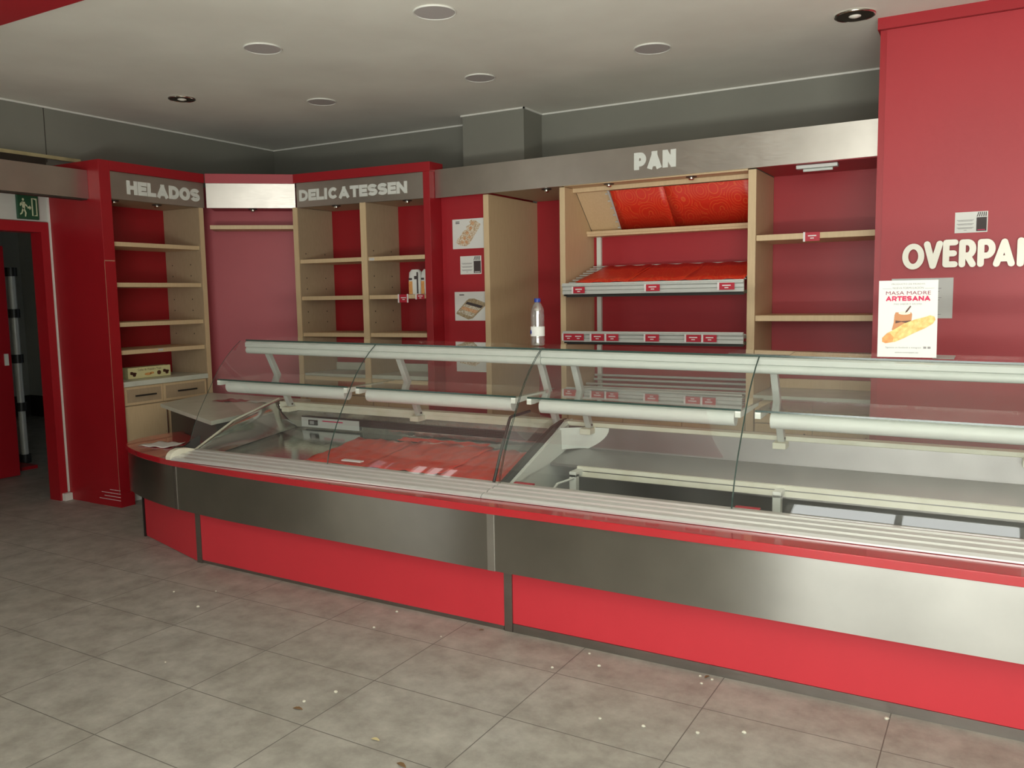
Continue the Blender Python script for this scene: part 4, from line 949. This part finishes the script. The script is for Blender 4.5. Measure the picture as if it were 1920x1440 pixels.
# ================================================================== RETURN COUNTER AND PAPERS
rc = thing('return_counter', 'low dark side counter with pale stone top behind the rounded counter end', 'counter', (-1.5, 2.8, 0))
TP = [(-1.985, 2.725), (-.90, 2.250), (-1.02, 3.00), (-1.10, 3.35), (-2.20, 3.38)]
MB().zprism(TP, .735, .762).build('stone_top', MARBLE, rc, bevel=.002)
MB().zprism([(-1.90, 2.745), (-.945, 2.325), (-1.06, 3.0), (-1.14, 3.30), (-2.16, 3.33)], 0, .734).build('dark_body', DKBODY, rc)
def sheet(pts, z, lab, m_=PAPER, nm='paper_sheet', n=2, warpf=None, grp=None):
    a, b_, c_, d_ = [Vector((*p, z)) for p in pts]; secs = []
    for j in range(7):
        l_ = a.lerp(d_, j / 6); r_ = b_.lerp(c_, j / 6)
        secs.append([l_.lerp(r_, i / 8) + Vector((0, 0, .004 + .004 * math.sin(i * 1.7 + j * 1.1))) for i in range(9)])
    o = MB().loft(secs).build(nm, m_, smooth=True); o.modifiers.new('thick', 'SOLIDIFY').thickness = .001
    tag(o, lab, 'paper', grp); return o
sheet([(-1.41, 2.10), (-1.16, 2.125), (-1.22, 2.31), (-1.42, 2.26)], .5915, 'crumpled white paper on the red ledge at the rounded counter end')
sheet([(-1.42, 3.02), (-1.16, 3.05), (-1.14, 3.24), (-1.44, 3.22)], .7635, 'white papers on the pale side counter seen through the case', grp=None)
sheet([(-1.70, 2.95), (-1.46, 3.0), (-1.46, 3.10), (-1.70, 3.12)], .7635, 'red printed leaflet on the pale side counter seen through the case', RED, 'leaflet')

# ================================================================== LITTER ON THE FLOOR
def leaf(x, y, s, r_, m_, lab):
    pts = [(0, 0), (.25, .16), (.55, .20), (.85, .10), (1, 0), (.8, -.08), (.5, -.12), (.2, -.08)]
    secs = MB(); c_, s_ = math.cos(r_), math.sin(r_)
    P = [(x + s * (a * c_ - b_ * s_), y + s * (a * s_ + b_ * c_), .003 + .006 * abs(b_) * 4 * s / .04) for a, b_ in pts]
    o = secs.prism(P, (0, 0, .0012)).build('dry_leaf', m_); tag(o, lab, 'leaf', 'dry leaves on the floor')
leaf(1.095, .850, .042, .2, LEAF, 'curled brown dry leaf on the floor tiles, furthest left')
leaf(1.49, .815, .035, .1, LEAFP, 'pale yellowish dry leaf on the floor tiles near the bottom edge')
leaf(1.66, .735, .045, -.2, LEAF, 'brown dry leaf at the bottom edge of the photo')
leaf(1.325, 1.785, .022, .6, LEAF, 'dark curled leaf lying close to the plinth near the joint strip')
leaf(2.362, 1.785, .03, 1.2, LEAF, 'dark leaf scrap against the plinth below the right kick panel')
rc_ = random.Random(2)
for i, (x, y) in enumerate([(-.072, 1.402), (.328, .899), (1.148, 1.026), (1.093, .911), (.875, 1.595), (.85, 1.80), (2.364, 1.74), (2.461, 1.373), (3.016, 1.775), (2.125, 1.309), (1.209, 1.651), (1.868, 1.79), (-.361, 1.492), (1.788, 1.599), (-.168, 1.598), (2.34, 1.80), (2.39, 1.79), (2.28, 1.33), (2.60, 1.45), (1.95, 1.70)]):
    s = rc_.uniform(.004, .008); k = MB(); a0 = rc_.uniform(0, 6)
    k.loft([[(x + s * q * math.cos(a0 + j * 1.047) * (1 + .3 * (j % 2)), y + s * q * math.sin(a0 + j * 1.047), z * s) for j in range(6)] for q, z in ((.8, .0), (1, .4), (.6, .9), (.1, 1.0))], True, True)
    o = k.build('crumb', CRUMB); tag(o, 'tiny pale crumb scattered on the grey floor tiles', 'crumb', 'crumbs on the floor tiles')
